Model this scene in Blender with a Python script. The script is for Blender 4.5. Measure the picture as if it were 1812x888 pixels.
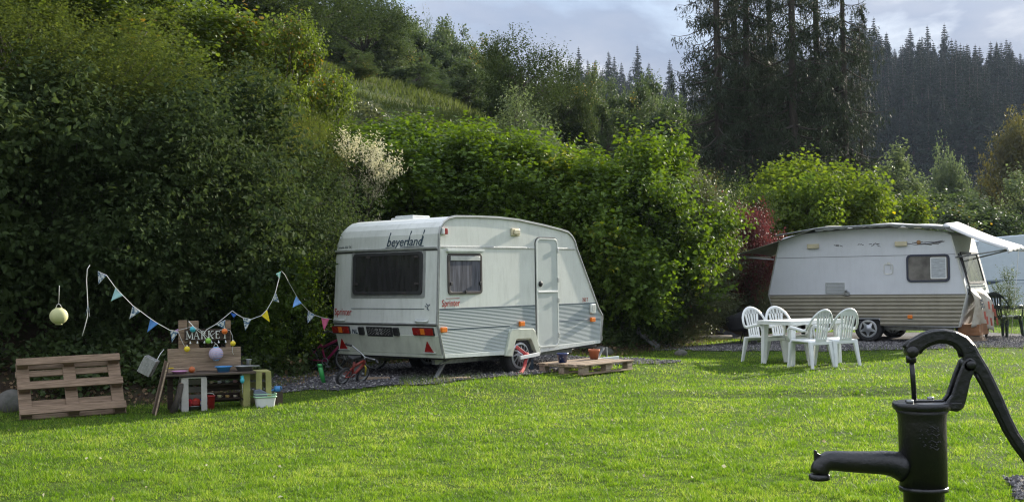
import bpy, math, random
import numpy as np
from mathutils import Vector, Matrix
R = math.radians
rnd = random.Random(7)
for o in list(bpy.data.objects): bpy.data.objects.remove(o)
SC = bpy.context.scene
COL = SC.collection

# ------------------------------------------------------------------ camera, sky, sun, exposure
CAM_H = 1.45
FPX, ROLL, PITCH = 2100.0, R(.84), math.atan(51 / 2100)
cam = bpy.data.cameras.new('camera'); camo = bpy.data.objects.new('camera', cam); COL.objects.link(camo)
cam.sensor_width = 36; cam.lens = 36 * FPX / 1812; cam.clip_end = 5000; cam.clip_start = .05
camo.matrix_world = Matrix.Translation((0, 0, CAM_H)) @ Matrix.Rotation(R(90) + PITCH, 4, 'X') @ Matrix.Rotation(-ROLL, 4, 'Z')
SC.camera = camo
SUN_AZ, SUN_EL = R(46), R(19.5)          # azimuth from +X towards +Y
SDIR = Vector((math.cos(SUN_AZ) * math.cos(SUN_EL), math.sin(SUN_AZ) * math.cos(SUN_EL), math.sin(SUN_EL)))
sl = bpy.data.lights.new('sun', 'SUN'); sl.energy = 5.0; sl.angle = R(.55); sl.color = (1, .92, .78)
slo = bpy.data.objects.new('sun', sl); COL.objects.link(slo); slo.location = (20, 20, 30)
slo.rotation_euler = SDIR.to_track_quat('Z', 'Y').to_euler()
W = bpy.data.worlds.new('World'); SC.world = W; W.use_nodes = True
SC.view_settings.view_transform = 'Standard'; SC.view_settings.look = 'None'
SC.view_settings.exposure = 1.15; SC.view_settings.gamma = 1
SC.cycles.max_bounces = 6; SC.cycles.diffuse_bounces = 3; SC.cycles.glossy_bounces = 2
SC.cycles.transmission_bounces = 4; SC.cycles.transparent_max_bounces = 6; SC.cycles.volume_bounces = 0
SC.cycles.use_denoising = True; SC.cycles.filter_width = 1.2; SC.cycles.use_adaptive_sampling = False

def N(nt, typ, **kw):
    n = nt.nodes.new(typ)
    for k, v in kw.items():
        if k in n.inputs.keys(): n.inputs[k].default_value = v
        else: setattr(n, k, v)
    return n
def ramp(nt, stops, interp='LINEAR'):
    n = nt.nodes.new('ShaderNodeValToRGB'); cr = n.color_ramp; cr.interpolation = interp
    while len(cr.elements) < len(stops): cr.elements.new(.5)
    for e, (p, c) in zip(cr.elements, stops):
        e.position = p; e.color = (c, c, c, 1) if not hasattr(c, '__len__') else (*c, 1)
    return n
def world():
    nt = W.node_tree; nt.nodes.clear(); L = nt.links.new
    out = N(nt, 'ShaderNodeOutputWorld'); bg = N(nt, 'ShaderNodeBackground'); bg.inputs['Strength'].default_value = .1
    sky = N(nt, 'ShaderNodeTexSky'); sky.sky_type = 'NISHITA'; sky.sun_disc = False
    sky.sun_elevation = SUN_EL; sky.sun_rotation = R(90) - SUN_AZ; sky.air_density = 1; sky.dust_density = 1.2; sky.ozone_density = 1.5
    tc = N(nt, 'ShaderNodeTexCoord'); mp = N(nt, 'ShaderNodeMapping'); mp.inputs['Scale'].default_value = (1, 1, 2.6)
    mp.inputs['Location'].default_value = (.3, .1, .25)
    L(tc.outputs['Generated'], mp.inputs['Vector'])
    n1 = N(nt, 'ShaderNodeTexNoise', Scale=3.4, Detail=7.0, Roughness=.52, Distortion=.25); L(mp.outputs[0], n1.inputs['Vector'])
    n2 = N(nt, 'ShaderNodeTexNoise', Scale=7.0, Detail=5.0, Roughness=.5); L(mp.outputs[0], n2.inputs['Vector'])
    m = ramp(nt, [(.20, 0), (.42, 1)]); L(n1.outputs['Fac'], m.inputs[0])
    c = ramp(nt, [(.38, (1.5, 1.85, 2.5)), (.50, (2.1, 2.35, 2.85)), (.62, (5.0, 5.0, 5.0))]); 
    add = N(nt, 'ShaderNodeMath', operation='MULTIPLY_ADD'); L(n1.outputs['Fac'], add.inputs[0]); add.inputs[1].default_value = .65
    mu = N(nt, 'ShaderNodeMath', operation='MULTIPLY'); L(n2.outputs['Fac'], mu.inputs[0]); mu.inputs[1].default_value = .35
    L(mu.outputs[0], add.inputs[2]); L(add.outputs[0], c.inputs[0])
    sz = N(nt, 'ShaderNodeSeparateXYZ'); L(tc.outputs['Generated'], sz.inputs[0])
    zr = N(nt, 'ShaderNodeMapRange'); zr.inputs['From Min'].default_value = .15; zr.inputs['From Max'].default_value = .7; zr.inputs['To Min'].default_value = 1.0; zr.inputs['To Max'].default_value = 2.3; L(sz.outputs['Z'], zr.inputs[0])  # clouds overhead, out of view, brightened to add fill light
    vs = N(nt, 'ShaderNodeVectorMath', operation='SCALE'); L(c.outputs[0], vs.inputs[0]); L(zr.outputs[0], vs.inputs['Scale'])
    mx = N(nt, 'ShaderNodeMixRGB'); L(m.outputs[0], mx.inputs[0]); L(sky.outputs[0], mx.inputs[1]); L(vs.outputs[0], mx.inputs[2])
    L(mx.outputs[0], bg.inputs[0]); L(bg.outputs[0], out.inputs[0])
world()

# ------------------------------------------------------------------ placing: a pixel of the photograph as a ray from the camera
CAMP = np.array([0, 0, CAM_H])
def ray(u, v):
    a, b = u - 906, 444 - v
    a, b = a * math.cos(ROLL) + b * math.sin(ROLL), -a * math.sin(ROLL) + b * math.cos(ROLL)
    d = np.array([a, FPX * math.cos(PITCH) - b * math.sin(PITCH), FPX * math.sin(PITCH) + b * math.cos(PITCH)])
    return d / d[1]
def at(u, v, Y): return CAMP + ray(u, v) * Y
def plane_local(u, v, O, yaw, off=0.0):
    """point where the ray meets the vertical plane of a frame (origin O, heading yaw) off metres behind it -> (x, off, z) in that frame"""
    U = np.array([math.cos(yaw), math.sin(yaw), 0]); V = np.array([-math.sin(yaw), math.cos(yaw), 0]); O = np.array(O, float)
    d = ray(u, v); t = np.dot(O + V * off - CAMP, V) / np.dot(d, V); P = CAMP + d * t - O
    return P @ U, off, P[2]

# ------------------------------------------------------------------ mesh helpers
class MB:
    def __init__(s): s.v = []; s.f = []; s.m = []; s.sm = []
    def add(s, vs, fs, mi=0, smooth=False):
        b = len(s.v); s.v += [tuple(map(float, p)) for p in vs]
        for f in fs: s.f.append([b + i for i in f]); s.m.append(mi); s.sm.append(smooth)
        return s
    def box(s, x0, x1, y0, y1, z0, z1, mi=0, rot=None, piv=None):
        vs = [(x, y, z) for z in (z0, z1) for y in (y0, y1) for x in (x0, x1)]
        if rot is not None:
            p = Vector(piv if piv else ((x0 + x1) / 2, (y0 + y1) / 2, (z0 + z1) / 2))
            vs = [tuple(rot @ (Vector(q) - p) + p) for q in vs]
        return s.add(vs, [(0, 2, 3, 1), (4, 5, 7, 6), (0, 1, 5, 4), (2, 6, 7, 3), (0, 4, 6, 2), (1, 3, 7, 5)], mi)
    def bar(s, a, b, w, h, up=(0, 0, 1), mi=0):
        a, b = Vector(a), Vector(b); d = (b - a).normalized(); up = Vector(up)
        x = d.cross(up)
        if x.length < 1e-4: x = d.cross(Vector((1, 0, 0)))
        x.normalize(); y = x.cross(d).normalized(); vs = []
        for p in (a, b):
            for sx, sy in ((-1, -1), (1, -1), (1, 1), (-1, 1)): vs.append(p + x * sx * w / 2 + y * sy * h / 2)
        return s.add(vs, [(0, 3, 2, 1), (4, 5, 6, 7), (0, 1, 5, 4), (1, 2, 6, 5), (2, 3, 7, 6), (3, 0, 4, 7)], mi)
    def tube(s, pts, r, n=8, mi=0, closed=False, flat=1.0, up=None, cap=True):
        pts = [Vector(p) for p in pts]; k = len(pts); rs = list(r) if hasattr(r, '__len__') else [r] * k; vs = []; fs = []
        ref = Vector(up) if up else None; prev = None
        for i, p in enumerate(pts):
            if closed: d = pts[(i + 1) % k] - pts[i - 1]
            else: d = pts[min(i + 1, k - 1)] - pts[max(i - 1, 0)]
            d.normalize()
            if ref is not None: x = d.cross(ref)
            elif prev is None:
                x = d.cross(Vector((0, 0, 1)));
                if x.length < .05: x = d.cross(Vector((1, 0, 0)))
            else: x = prev - d * prev.dot(d)
            if x.length < 1e-6: x = Vector((1, 0, 0))
            x.normalize(); prev = x; y = d.cross(x)
            for j in range(n):
                a = 2 * math.pi * j / n; vs.append(p + (x * math.cos(a) + y * math.sin(a) * flat) * rs[i])
        for i in range(k if closed else k - 1):
            for j in range(n):
                a, b = i * n + j, i * n + (j + 1) % n; c = ((i + 1) % k) * n
                fs.append((a, b, c + (j + 1) % n, c + j))
        if cap and not closed: fs += [tuple(range(n))[::-1], tuple((k - 1) * n + j for j in range(n))]
        return s.add(vs, fs, mi, True)
    def lathe(s, prof, n=24, org=(0, 0, 0), axis='Z', mi=0, smooth=True, closed=False):
        vs = []; fs = []; k = len(prof)
        for r, z in prof:
            for j in range(n):
                a = 2 * math.pi * j / n; p = (r * math.cos(a), r * math.sin(a), z)
                if axis == 'Y': p = (p[0], p[2], p[1])
                if axis == 'X': p = (p[2], p[0], p[1])
                vs.append((p[0] + org[0], p[1] + org[1], p[2] + org[2]))
        for i in range(k if closed else k - 1):
            for j in range(n):
                c = ((i + 1) % k) * n; fs.append((i * n + j, i * n + (j + 1) % n, c + (j + 1) % n, c + j))
        if not closed:
            if prof[0][0] > 1e-5: fs.append(tuple(range(n))[::-1])
            if prof[-1][0] > 1e-5: fs.append(tuple((k - 1) * n + j for j in range(n)))
        return s.add(vs, fs, mi, smooth)
    def prism(s, poly, a, b, plane='XZ', mi=0):
        """2-D outline extruded between a and b along the third axis"""
        def P(p, t): return {'XZ': (p[0], t, p[1]), 'YZ': (t, p[0], p[1]), 'XY': (p[0], p[1], t)}[plane]
        n = len(poly); vs = [P(p, a) for p in poly] + [P(p, b) for p in poly]
        return s.add(vs, [tuple(range(n)), tuple(range(2 * n - 1, n - 1, -1))] + [(i, i + n, (i + 1) % n + n, (i + 1) % n) for i in range(n)], mi)
    def ball(s, c, r, n=14, mi=0, sz=1.0):
        prof = [(max(1e-6, r * math.sin(math.pi * i / n)), -r * sz * math.cos(math.pi * i / n)) for i in range(n + 1)]
        return s.lathe(prof, n + 4, c, 'Z', mi)
    def map(s, fn): s.v = [tuple(fn(*p)) for p in s.v]; return s
    def build(s, name, mats, parent=None, bevel=0, loc=None, sub=0):
        me = bpy.data.meshes.new(name); me.from_pydata(s.v, [], s.f)
        for m in (mats if isinstance(mats, (list, tuple)) else [mats]): me.materials.append(m)
        me.polygons.foreach_set('material_index', s.m); me.polygons.foreach_set('use_smooth', s.sm)
        import bmesh
        bm = bmesh.new(); bm.from_mesh(me); bmesh.ops.recalc_face_normals(bm, faces=bm.faces); bm.to_mesh(me); bm.free()
        me.update()
        o = bpy.data.objects.new(name, me); COL.objects.link(o)
        if parent is not None: o.parent = parent
        if loc is not None: o.location = loc
        if bevel:
            md = o.modifiers.new('b', 'BEVEL'); md.width = bevel; md.segments = 2; md.limit_method = 'ANGLE'; md.angle_limit = R(35)
        if sub:
            md = o.modifiers.new('s', 'SUBSURF'); md.levels = sub; md.render_levels = sub
        return o
def npmesh(name, verts, faces, mats, parent=None, smooth=False, mi=None):
    """fast mesh from numpy arrays; faces is (n,3) or (n,4)"""
    k = faces.shape[1]; me = bpy.data.meshes.new(name)
    me.vertices.add(len(verts)); me.vertices.foreach_set('co', np.ascontiguousarray(verts, dtype=np.float32).ravel())
    me.loops.add(faces.size); me.loops.foreach_set('vertex_index', np.ascontiguousarray(faces, dtype=np.int32).ravel())
    me.polygons.add(len(faces)); me.polygons.foreach_set('loop_start', np.arange(0, faces.size, k, dtype=np.int32))
    if mi is not None: me.polygons.foreach_set('material_index', np.ascontiguousarray(mi, dtype=np.int32))
    me.polygons.foreach_set('use_smooth', np.full(len(faces), smooth))
    for m in (mats if isinstance(mats, (list, tuple)) else [mats]): me.materials.append(m)
    me.update(calc_edges=True)
    o = bpy.data.objects.new(name, me); COL.objects.link(o)
    if parent is not None: o.parent = parent
    return o
def tag(o, label, cat, group=None):
    o['label'] = label; o['category'] = cat
    if group: o['group'] = group
    return o
def kind(o, k, label=None):
    o['kind'] = k
    if label: o['label'] = label
    return o
def thing(name, label, cat, loc=(0, 0, 0), rotz=0, group=None):
    o = bpy.data.objects.new(name, None); COL.objects.link(o); o.location = [float(c) for c in loc]; o.rotation_euler = (0, 0, rotz)
    o.empty_display_size = .1
    return tag(o, label, cat, group)
def dup(root, loc, rotz=0, label=None, scale=1.0, group=None):
    def cp(o, par):
        c = o.copy(); COL.objects.link(c)
        if par is not None: c.parent = par
        for ch in [q for q in KIDS.get(o.name, [])]: cp(ch, c)
        return c
    KIDS = {}
    for q in root.children_recursive: KIDS.setdefault(q.parent.name, []).append(q)
    r = cp(root, None); r.location = [float(c) for c in loc]; r.rotation_euler = (0, 0, rotz)
    r.scale = (scale,) * 3 if not hasattr(scale, '__len__') else scale
    if label: r['label'] = label
    if group: r['group'] = group
    return r
def text(body, size, shear=0, ext=.0008, bold=0, spacing=1.0):
    cu = bpy.data.curves.new('t', 'FONT'); cu.body = body; cu.size = size; cu.shear = shear; cu.extrude = ext; cu.offset = bold
    cu.space_character = spacing; cu.resolution_u = 3
    ob = bpy.data.objects.new('t', cu); COL.objects.link(ob)
    dg = bpy.context.evaluated_depsgraph_get(); me = bpy.data.meshes.new_from_object(ob.evaluated_get(dg))
    bpy.data.objects.remove(ob); bpy.data.curves.remove(cu); return me
def put_text(name, body, size, m, parent, loc, rot, **kw):
    w = kw.pop('width', None); me = text(body, size, **kw); me.materials.clear(); me.materials.append(m)
    o = bpy.data.objects.new(name, me); COL.objects.link(o); o.parent = parent; o.location = loc; o.rotation_euler = rot
    if w:
        xs = [v.co.x for v in me.vertices]; o.scale = (w / (max(xs) - min(xs)), 1, 1)
    return o

# ------------------------------------------------------------------ materials
def mat(name, col, rough=.5, metal=0, var=.0, vscale=6.0, col2=None, bump=0, bscale=40.0, spec=.5, stretch=None, dirt=0, coat=0):
    m = bpy.data.materials.new(name); m.use_nodes = True; nt = m.node_tree; L = nt.links.new; b = nt.nodes['Principled BSDF']
    b.inputs['Base Color'].default_value = (*col, 1); b.inputs['Roughness'].default_value = rough; b.inputs['Metallic'].default_value = metal
    b.inputs['Specular IOR Level'].default_value = spec; b.inputs['Coat Weight'].default_value = coat
    tc = N(nt, 'ShaderNodeTexCoord'); vec = tc.outputs['Object']
    if stretch:
        mp = N(nt, 'ShaderNodeMapping'); mp.inputs['Scale'].default_value = stretch; L(vec, mp.inputs[0]); vec = mp.outputs[0]
    if var or col2:
        n = N(nt, 'ShaderNodeTexNoise', Scale=vscale, Detail=6.0, Roughness=.6); L(vec, n.inputs['Vector'])
        c2 = col2 if col2 else tuple(max(0, c * (1 - var)) for c in col); c1 = col if col2 else tuple(min(1, c * (1 + var * .5)) for c in col)
        r = ramp(nt, [(.35, c1), (.65, c2)]); L(n.outputs['Fac'], r.inputs[0]); L(r.outputs[0], b.inputs['Base Color'])
        rr = N(nt, 'ShaderNodeMapRange'); rr.inputs['To Min'].default_value = max(.02, rough - .12); rr.inputs['To Max'].default_value = min(1, rough + .12)
        L(n.outputs['Fac'], rr.inputs[0]); L(rr.outputs[0], b.inputs['Roughness'])
        if dirt:
            d = N(nt, 'ShaderNodeTexNoise', Scale=3.0, Detail=9.0, Roughness=.75); mp2 = N(nt, 'ShaderNodeMapping'); mp2.inputs['Scale'].default_value = (3.5, 3.5, .6)
            L(tc.outputs['Object'], mp2.inputs[0]); L(mp2.outputs[0], d.inputs['Vector'])
            dr = ramp(nt, [(.48, 0), (.78, dirt)]); L(d.outputs['Fac'], dr.inputs[0])
            mx = N(nt, 'ShaderNodeMixRGB'); L(dr.outputs[0], mx.inputs[0]); L(r.outputs[0], mx.inputs[1]); mx.inputs[2].default_value = (.16, .17, .11, 1)
            L(mx.outputs[0], b.inputs['Base Color'])
    if bump:
        n = N(nt, 'ShaderNodeTexNoise', Scale=bscale, Detail=5.0, Roughness=.6); L(vec, n.inputs['Vector'])
        bp = N(nt, 'ShaderNodeBump', Strength=bump, Distance=.02); L(n.outputs['Fac'], bp.inputs['Height']); L(bp.outputs[0], b.inputs['Normal'])
    return m
def woodmat(name, c1, c2, axis='X', rough=.8):
    st = {'X': (1.2, 14, 14), 'Y': (14, 1.2, 14), 'Z': (14, 14, 1.2)}[axis]
    return mat(name, c1, rough, col2=c2, vscale=3.5, stretch=st, bump=.5, bscale=6, spec=.2)
def leafmat(name, c1, c2, trans=.4, rough=.45, gloss=.35, c3=None, patch=0.6):
    """leaf: two colours mixed per leaf and in broad patches, light passing through"""
    m = bpy.data.materials.new(name); m.use_nodes = True; nt = m.node_tree; L = nt.links.new; nt.nodes.clear()
    out = N(nt, 'ShaderNodeOutputMaterial'); g = N(nt, 'ShaderNodeNewGeometry')
    oi = N(nt, 'ShaderNodeObjectInfo'); n = N(nt, 'ShaderNodeTexNoise', Scale=patch, Detail=3.0); L(g.outputs['Position'], n.inputs['Vector'])
    ad = N(nt, 'ShaderNodeMath', operation='MULTIPLY_ADD'); L(g.outputs['Random Per Island'], ad.inputs[0]); ad.inputs[1].default_value = .55
    s2 = N(nt, 'ShaderNodeMath', operation='MULTIPLY_ADD'); L(n.outputs['Fac'], s2.inputs[0]); s2.inputs[1].default_value = .9; s2.inputs[2].default_value = -.30
    s3 = N(nt, 'ShaderNodeMath', operation='MULTIPLY_ADD'); L(oi.outputs['Random'], s3.inputs[0]); s3.inputs[1].default_value = .25; L(s2.outputs[0], s3.inputs[2])
    L(s3.outputs[0], ad.inputs[2])
    st = [(.0, c1), (.75, c2)]
    if c3: st = [(.0, c1), (.72, c2), (.93, c2), (.97, c3)]
    r = ramp(nt, st); L(ad.outputs[0], r.inputs[0])
    d = N(nt, 'ShaderNodeBsdfPrincipled', Roughness=rough); d.inputs['Specular IOR Level'].default_value = gloss; L(r.outputs[0], d.inputs['Base Color'])
    t = N(nt, 'ShaderNodeBsdfTranslucent'); hs = N(nt, 'ShaderNodeHueSaturation'); hs.inputs['Hue'].default_value = .485; hs.inputs['Saturation'].default_value = 1.15; hs.inputs['Value'].default_value = 1.7
    L(r.outputs[0], hs.inputs['Color']); L(hs.outputs[0], t.inputs['Color'])
    mx = N(nt, 'ShaderNodeMixShader'); mx.inputs[0].default_value = trans; L(d.outputs[0], mx.inputs[1]); L(t.outputs[0], mx.inputs[2]); L(mx.outputs[0], out.inputs[0])
    return m
M = {}
M['shell'] = mat('shell_white', (.66, .68, .64), .35, var=.10, vscale=1.4, dirt=.30)
M['shell_cap'] = mat('moulding_white', (.64, .67, .64), .32, var=.12, vscale=2, dirt=.25)
M['bumper'] = mat('bumper_cream', (.52, .55, .46), .45, var=.14, vscale=2, dirt=.45)
M['shell2'] = mat('second_shell', (.62, .64, .68), .5, var=.07, vscale=1.3, dirt=.12)
M['shell3'] = mat('third_shell', (.55, .62, .70), .35, var=.05)
M['trim'] = mat('alu_trim', (.55, .56, .55), .35, .6, var=.2)
M['rubber'] = mat('rubber_seal', (.03, .03, .03), .6, var=.2)
M['tyre'] = mat('tyre_rubber', (.022, .022, .023), .85, var=.3, vscale=20, bump=.3)
M['frame_br'] = mat('window_frame_brown', (.055, .045, .042), .4, var=.2)
M['glass'] = mat('dark_glazing', (.032, .031, .031), .14, spec=.8, var=.35, vscale=2.5, stretch=(6, 6, 1))
M['curtain'] = mat('net_curtain', (.11, .11, .135), .9, var=.55, vscale=3.0, stretch=(9, 9, .7))
M['hub'] = mat('hubcap_silver', (.50, .52, .55), .32, .55, var=.15)
M['hole'] = mat('hubcap_hole', (.015, .015, .015), .9)
M['steel'] = mat('galvanised_steel', (.30, .31, .31), .45, .75, var=.25, vscale=15)
M['black'] = mat('black_plastic', (.018, .018, .02), .45, var=.2)
M['lamp_red'] = mat('red_lens', (.28, .015, .012), .25, var=.15, vscale=9)
M['lamp_orange'] = mat('orange_lens', (.80, .20, .015), .3, var=.1)
M['lamp_clear'] = mat('cream_lens', (.56, .50, .34), .35, var=.15)
M['navy'] = mat('navy_lettering', (.03, .055, .085), .5)
M['redtxt'] = mat('red_lettering', (.38, .035, .025), .5)
M['white'] = mat('white_paint', (.72, .73, .72), .5, var=.08)
M['red'] = mat('red_paint', (.45, .03, .03), .5, var=.25, vscale=12)
M['pinkred'] = mat('clamp_red', (.50, .06, .06), .5, var=.25, vscale=12)
M['pallet'] = woodmat('pallet_wood', (.29, .205, .14), (.15, .105, .07))
M['pallet2'] = woodmat('weathered_wood', (.38, .285, .20), (.20, .15, .105))
M['darkwood'] = woodmat('dark_wood', (.07, .05, .038), (.035, .025, .02))
M['bark'] = mat('bark', (.075, .06, .045), .9, col2=(.035, .03, .024), vscale=5, stretch=(6, 6, 1), bump=.8, bscale=9)
M['soil'] = mat('soil', (.06, .045, .032), .95, var=.4)
M['plastic'] = mat('white_garden_plastic', (.70, .73, .73), .38, var=.08, vscale=5, dirt=.12)
M['pump'] = mat('pump_black_paint', (.005, .007, .010), .30, col2=(.012, .011, .011), vscale=14, bump=.18, bscale=90, spec=.5, coat=.1)
def cmat(name, c, rough=.5, **k): return mat(name, c, rough, var=k.pop('var', .12), vscale=10, **k)

# ------------------------------------------------------------------ terrain
FOOT = np.array([(-60, -4), (-30, 4), (-14, 9.2), (-9, 12.2), (-5.8, 13.9), (-4.2, 14.6), (-3.0, 16.2), (-2.3, 19.0), (-.6, 20.6), (2.0, 22.4), (3.2, 24.3), (4.6, 27), (6.2, 30), (9, 33.5), (14, 40), (20, 58), (30, 90), (60, 150)], float)
def sdist(x, y):
    """metres inside the hill foot line (positive on the hill side)"""
    x = np.asarray(x, float); y = np.asarray(y, float); best = np.full(x.shape, 1e9); sg = np.zeros(x.shape)
    for (ax, ay), (bx, by) in zip(FOOT[:-1], FOOT[1:]):
        dx, dy = bx - ax, by - ay; t = np.clip(((x - ax) * dx + (y - ay) * dy) / (dx * dx + dy * dy), 0, 1)
        d = np.hypot(x - ax - t * dx, y - ay - t * dy); c = dx * (y - ay) - dy * (x - ax)
        u = d < best; best = np.where(u, d, best); sg = np.where(u, np.sign(c), sg)
    return best * sg
def sst(a, b, x): t = np.clip((x - a) / (b - a), 0, 1); return t * t * (3 - 2 * t)
C1 = np.array([-.97, 15.79]); Y1 = R(49.4)
C2 = np.array([9.13, 24.0]); Y2 = R(-33.4)
def hfun(x, y):
    x = np.asarray(x, float); y = np.asarray(y, float); s = sdist(x, y)
    h = np.interp(s, [-1, 0, .5, 2.2, 12, 20, 26, 45, 100, 160], [0, .0, .18, 1.1, 5.6, 9.4, 11.2, 14, 22, 24])
    wig = .25 * np.sin(x * .31 + 1) * np.cos(y * .27) + .5 * np.sin(x * .09 + y * .07)
    h = h + wig * sst(4, 16, s)
    # lawn unevenness
    lw = .018 * np.sin(x * 1.3 + .4 * y) * np.sin(y * .9 + 1) + .02 * np.sin(x * .45 + 2) * np.cos(y * .5)
    lw = lw - .05 * np.exp(-((y - 14.1 - .12 * x) / .28) ** 2) * sst(1.2, 2.6, x) * (1 - sst(5.0, 6.5, x)) + .035 * np.exp(-((y - 14.7 - .1 * x) / .4) ** 2) * sst(.5, 2.6, x) * (1 - sst(4.6, 6, x))
    h = h + lw * (1 - sst(-1, .5, s))
    # raised pad under the first caravan
    u = (x - C1[0]) * math.cos(Y1) + (y - C1[1]) * math.sin(Y1); v = -(x - C1[0]) * math.sin(Y1) + (y - C1[1]) * math.cos(Y1)
    pad = sst(-2.6, -.5, u) * (1 - sst(4.6, 7, u)) * sst(-2.4, -.4, v)
    h = np.maximum(h, h * (1 - pad) + .12 * pad)
    h = h + .05 * sst(21.6, 23, y + .1 * x) * (1 - sst(-1, 0, s)) * (1 - pad)
    # far valley side and the wooded ridge
    d = np.hypot(x, y)
    rg = 44 + 6 * sst(55, 105, x) + 2.5 * np.sin(x * .09) - 6 * sst(118, 150, x)
    far = rg * sst(175, 330, y) * sst(-40, 25, x)
    fd = sst(150, 300, y) * sst(-30, 10, x)
    return h * (1 - fd) + far
def hz(x, y): return float(hfun(np.array([x]), np.array([y]))[0])
def gp(u, v, dz=0):
    """where the ray of a pixel meets the ground"""
    d = ray(u, v); t = 3.0
    while t < 600:
        p = CAMP + d * t
        if p[2] <= hz(p[0], p[1]) + dz: return p
        t += max(.02, t * .002)
    return CAMP + d * t
def onz(u, Y):
    p = at(u, 480, Y); return np.array([p[0], Y, hz(p[0], Y)])
def axis(parts):
    o = []
    for a, b, st in parts: o += list(np.arange(a, b, st))
    return np.array(o + [parts[-1][1]], float)
gx = axis([(-1600, -400, 120), (-400, -100, 20), (-100, -24, 2.5), (-24, 24, .25), (24, 60, 1.5), (60, 260, 5), (260, 400, 20), (400, 1600, 120)])
gy = axis([(-400, -40, 40), (-40, 2, 3), (2, 36, .25), (36, 90, 1.2), (90, 180, 5), (180, 420, 6), (420, 2200, 120)])
XX, YY = np.meshgrid(gx, gy); ZZ = hfun(XX, YY); SS = sdist(XX, YY)
nx, ny = len(gx), len(gy)
idx = np.arange(nx * ny).reshape(ny, nx)
faces = np.stack([idx[:-1, :-1], idx[:-1, 1:], idx[1:, 1:], idx[1:, :-1]], -1).reshape(-1, 4)
def ground_mat():
    m = bpy.data.materials.new('ground'); m.use_nodes = True; nt = m.node_tree; L = nt.links.new; b = nt.nodes['Principled BSDF']
    b.inputs['Roughness'].default_value = .95; b.inputs['Specular IOR Level'].default_value = .1
    at_ = N(nt, 'ShaderNodeAttribute', attribute_name='zone'); g = N(nt, 'ShaderNodeNewGeometry'); pos = g.outputs['Position']
    def noise(sc, d=5.0, r=.6):
        n = N(nt, 'ShaderNodeTexNoise', Scale=sc, Detail=d, Roughness=r); L(pos, n.inputs['Vector']); return n.outputs['Fac']
    sep = N(nt, 'ShaderNodeSeparateColor'); L(at_.outputs['Color'], sep.inputs[0])
    lawn = ramp(nt, [(.3, (.035, .060, .010)), (.5, (.055, .09, .013)), (.7, (.085, .12, .02))]); L(noise(1.3, 8, .7), lawn.inputs[0])  # lawn ground darkened, painting shade into the gaps between blades
    soil = ramp(nt, [(.3, (.030, .022, .016)), (.5, (.062, .045, .03)), (.62, (.035, .05, .016)), (.75, (.10, .078, .055))]); L(noise(3.2, 9, .72), soil.inputs[0])
    mead = ramp(nt, [(.3, (.03, .05, .014)), (.48, (.055, .08, .022)), (.60, (.10, .10, .04)), (.75, (.05, .07, .02))]); L(noise(.45, 10, .7), mead.inputs[0])
    def edge(sock, lo=.35, hi=.65, ns=2.5, amp=.5):
        a = N(nt, 'ShaderNodeMath', operation='MULTIPLY_ADD'); L(noise(ns, 6), a.inputs[0]); a.inputs[1].default_value = amp
        s = N(nt, 'ShaderNodeMath', operation='SUBTRACT'); L(sock, s.inputs[0]); s.inputs[1].default_value = amp / 2; L(s.outputs[0], a.inputs[2])
        r = ramp(nt, [(lo, 0), (hi, 1)]); L(a.outputs[0], r.inputs[0]); return r.outputs[0]
    m1 = N(nt, 'ShaderNodeMixRGB'); L(edge(sep.outputs[0]), m1.inputs[0]); L(lawn.outputs[0], m1.inputs[1]); L(soil.outputs[0], m1.inputs[2])
    m2 = N(nt, 'ShaderNodeMixRGB'); L(edge(sep.outputs[1]), m2.inputs[0]); L(m1.outputs[0], m2.inputs[1]); L(mead.outputs[0], m2.inputs[2])
    L(m2.outputs[0], b.inputs['Base Color'])
    bp = N(nt, 'ShaderNodeBump', Strength=.9, Distance=.06); L(noise(22, 8, .7), bp.inputs['Height']); L(bp.outputs[0], b.inputs['Normal'])
    return m
ground = npmesh('ground', np.stack([XX, YY, ZZ], -1).reshape(-1, 3), faces, ground_mat(), smooth=True)
kind(ground, 'structure')
ca = ground.data.color_attributes.new('zone', 'FLOAT_COLOR', 'POINT')
soilw = sst(-.25, .15, SS) * (1 - sst(8, 14, SS)); meadw = sst(8, 14, SS)
ca.data.foreach_set('color', np.stack([soilw, meadw, 0 * SS, 1 + 0 * SS], -1).astype(np.float32).ravel())

def sheet(name, inside, x0, x1, y0, y1, m, step=.08, lift=.02):
    xs = np.arange(x0, x1, step); ys = np.arange(y0, y1, step); X, Y = np.meshgrid(xs, ys)
    keep = inside(X, Y); Z = hfun(X, Y) + lift * .5; i = np.arange(X.size).reshape(X.shape)
    k = keep[:-1, :-1] & keep[1:, :-1] & keep[:-1, 1:] & keep[1:, 1:]
    f = np.stack([i[:-1, :-1], i[:-1, 1:], i[1:, 1:], i[1:, :-1]], -1)[k]
    used = np.unique(f); re = np.zeros(X.size, int); re[used] = np.arange(len(used))
    return npmesh(name, np.stack([X, Y, Z], -1).reshape(-1, 3)[used], re[f], m, smooth=True)
def wob(x, y, a=.25): return a * (np.sin(x * 2.1 + y) * .5 + np.sin(y * 3.7 - x * 1.2) * .3 + np.sin(x * 6.1 + 2) * .2)
def loc1(x, y):
    return (x - C1[0]) * math.cos(Y1) + (y - C1[1]) * math.sin(Y1), -(x - C1[0]) * math.sin(Y1) + (y - C1[1]) * math.cos(Y1)
def in_pad1(x, y):
    u, v = loc1(x, y); w = wob(x, y)
    a = (u > -.55 + w) & (u < 4.9 + w) & (v > -.30 + w * .6 - .45 * np.exp(-((u - 4.3) / .9) ** 2)) & (v < 3.0 + w)
    b = (np.hypot((x + 2.7), (y - 16.5)) < 1.35 + w) | (np.hypot((x + 2.1) * .75, (y - 15.85)) < .80 + w * 1.3)
    return a | b
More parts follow.
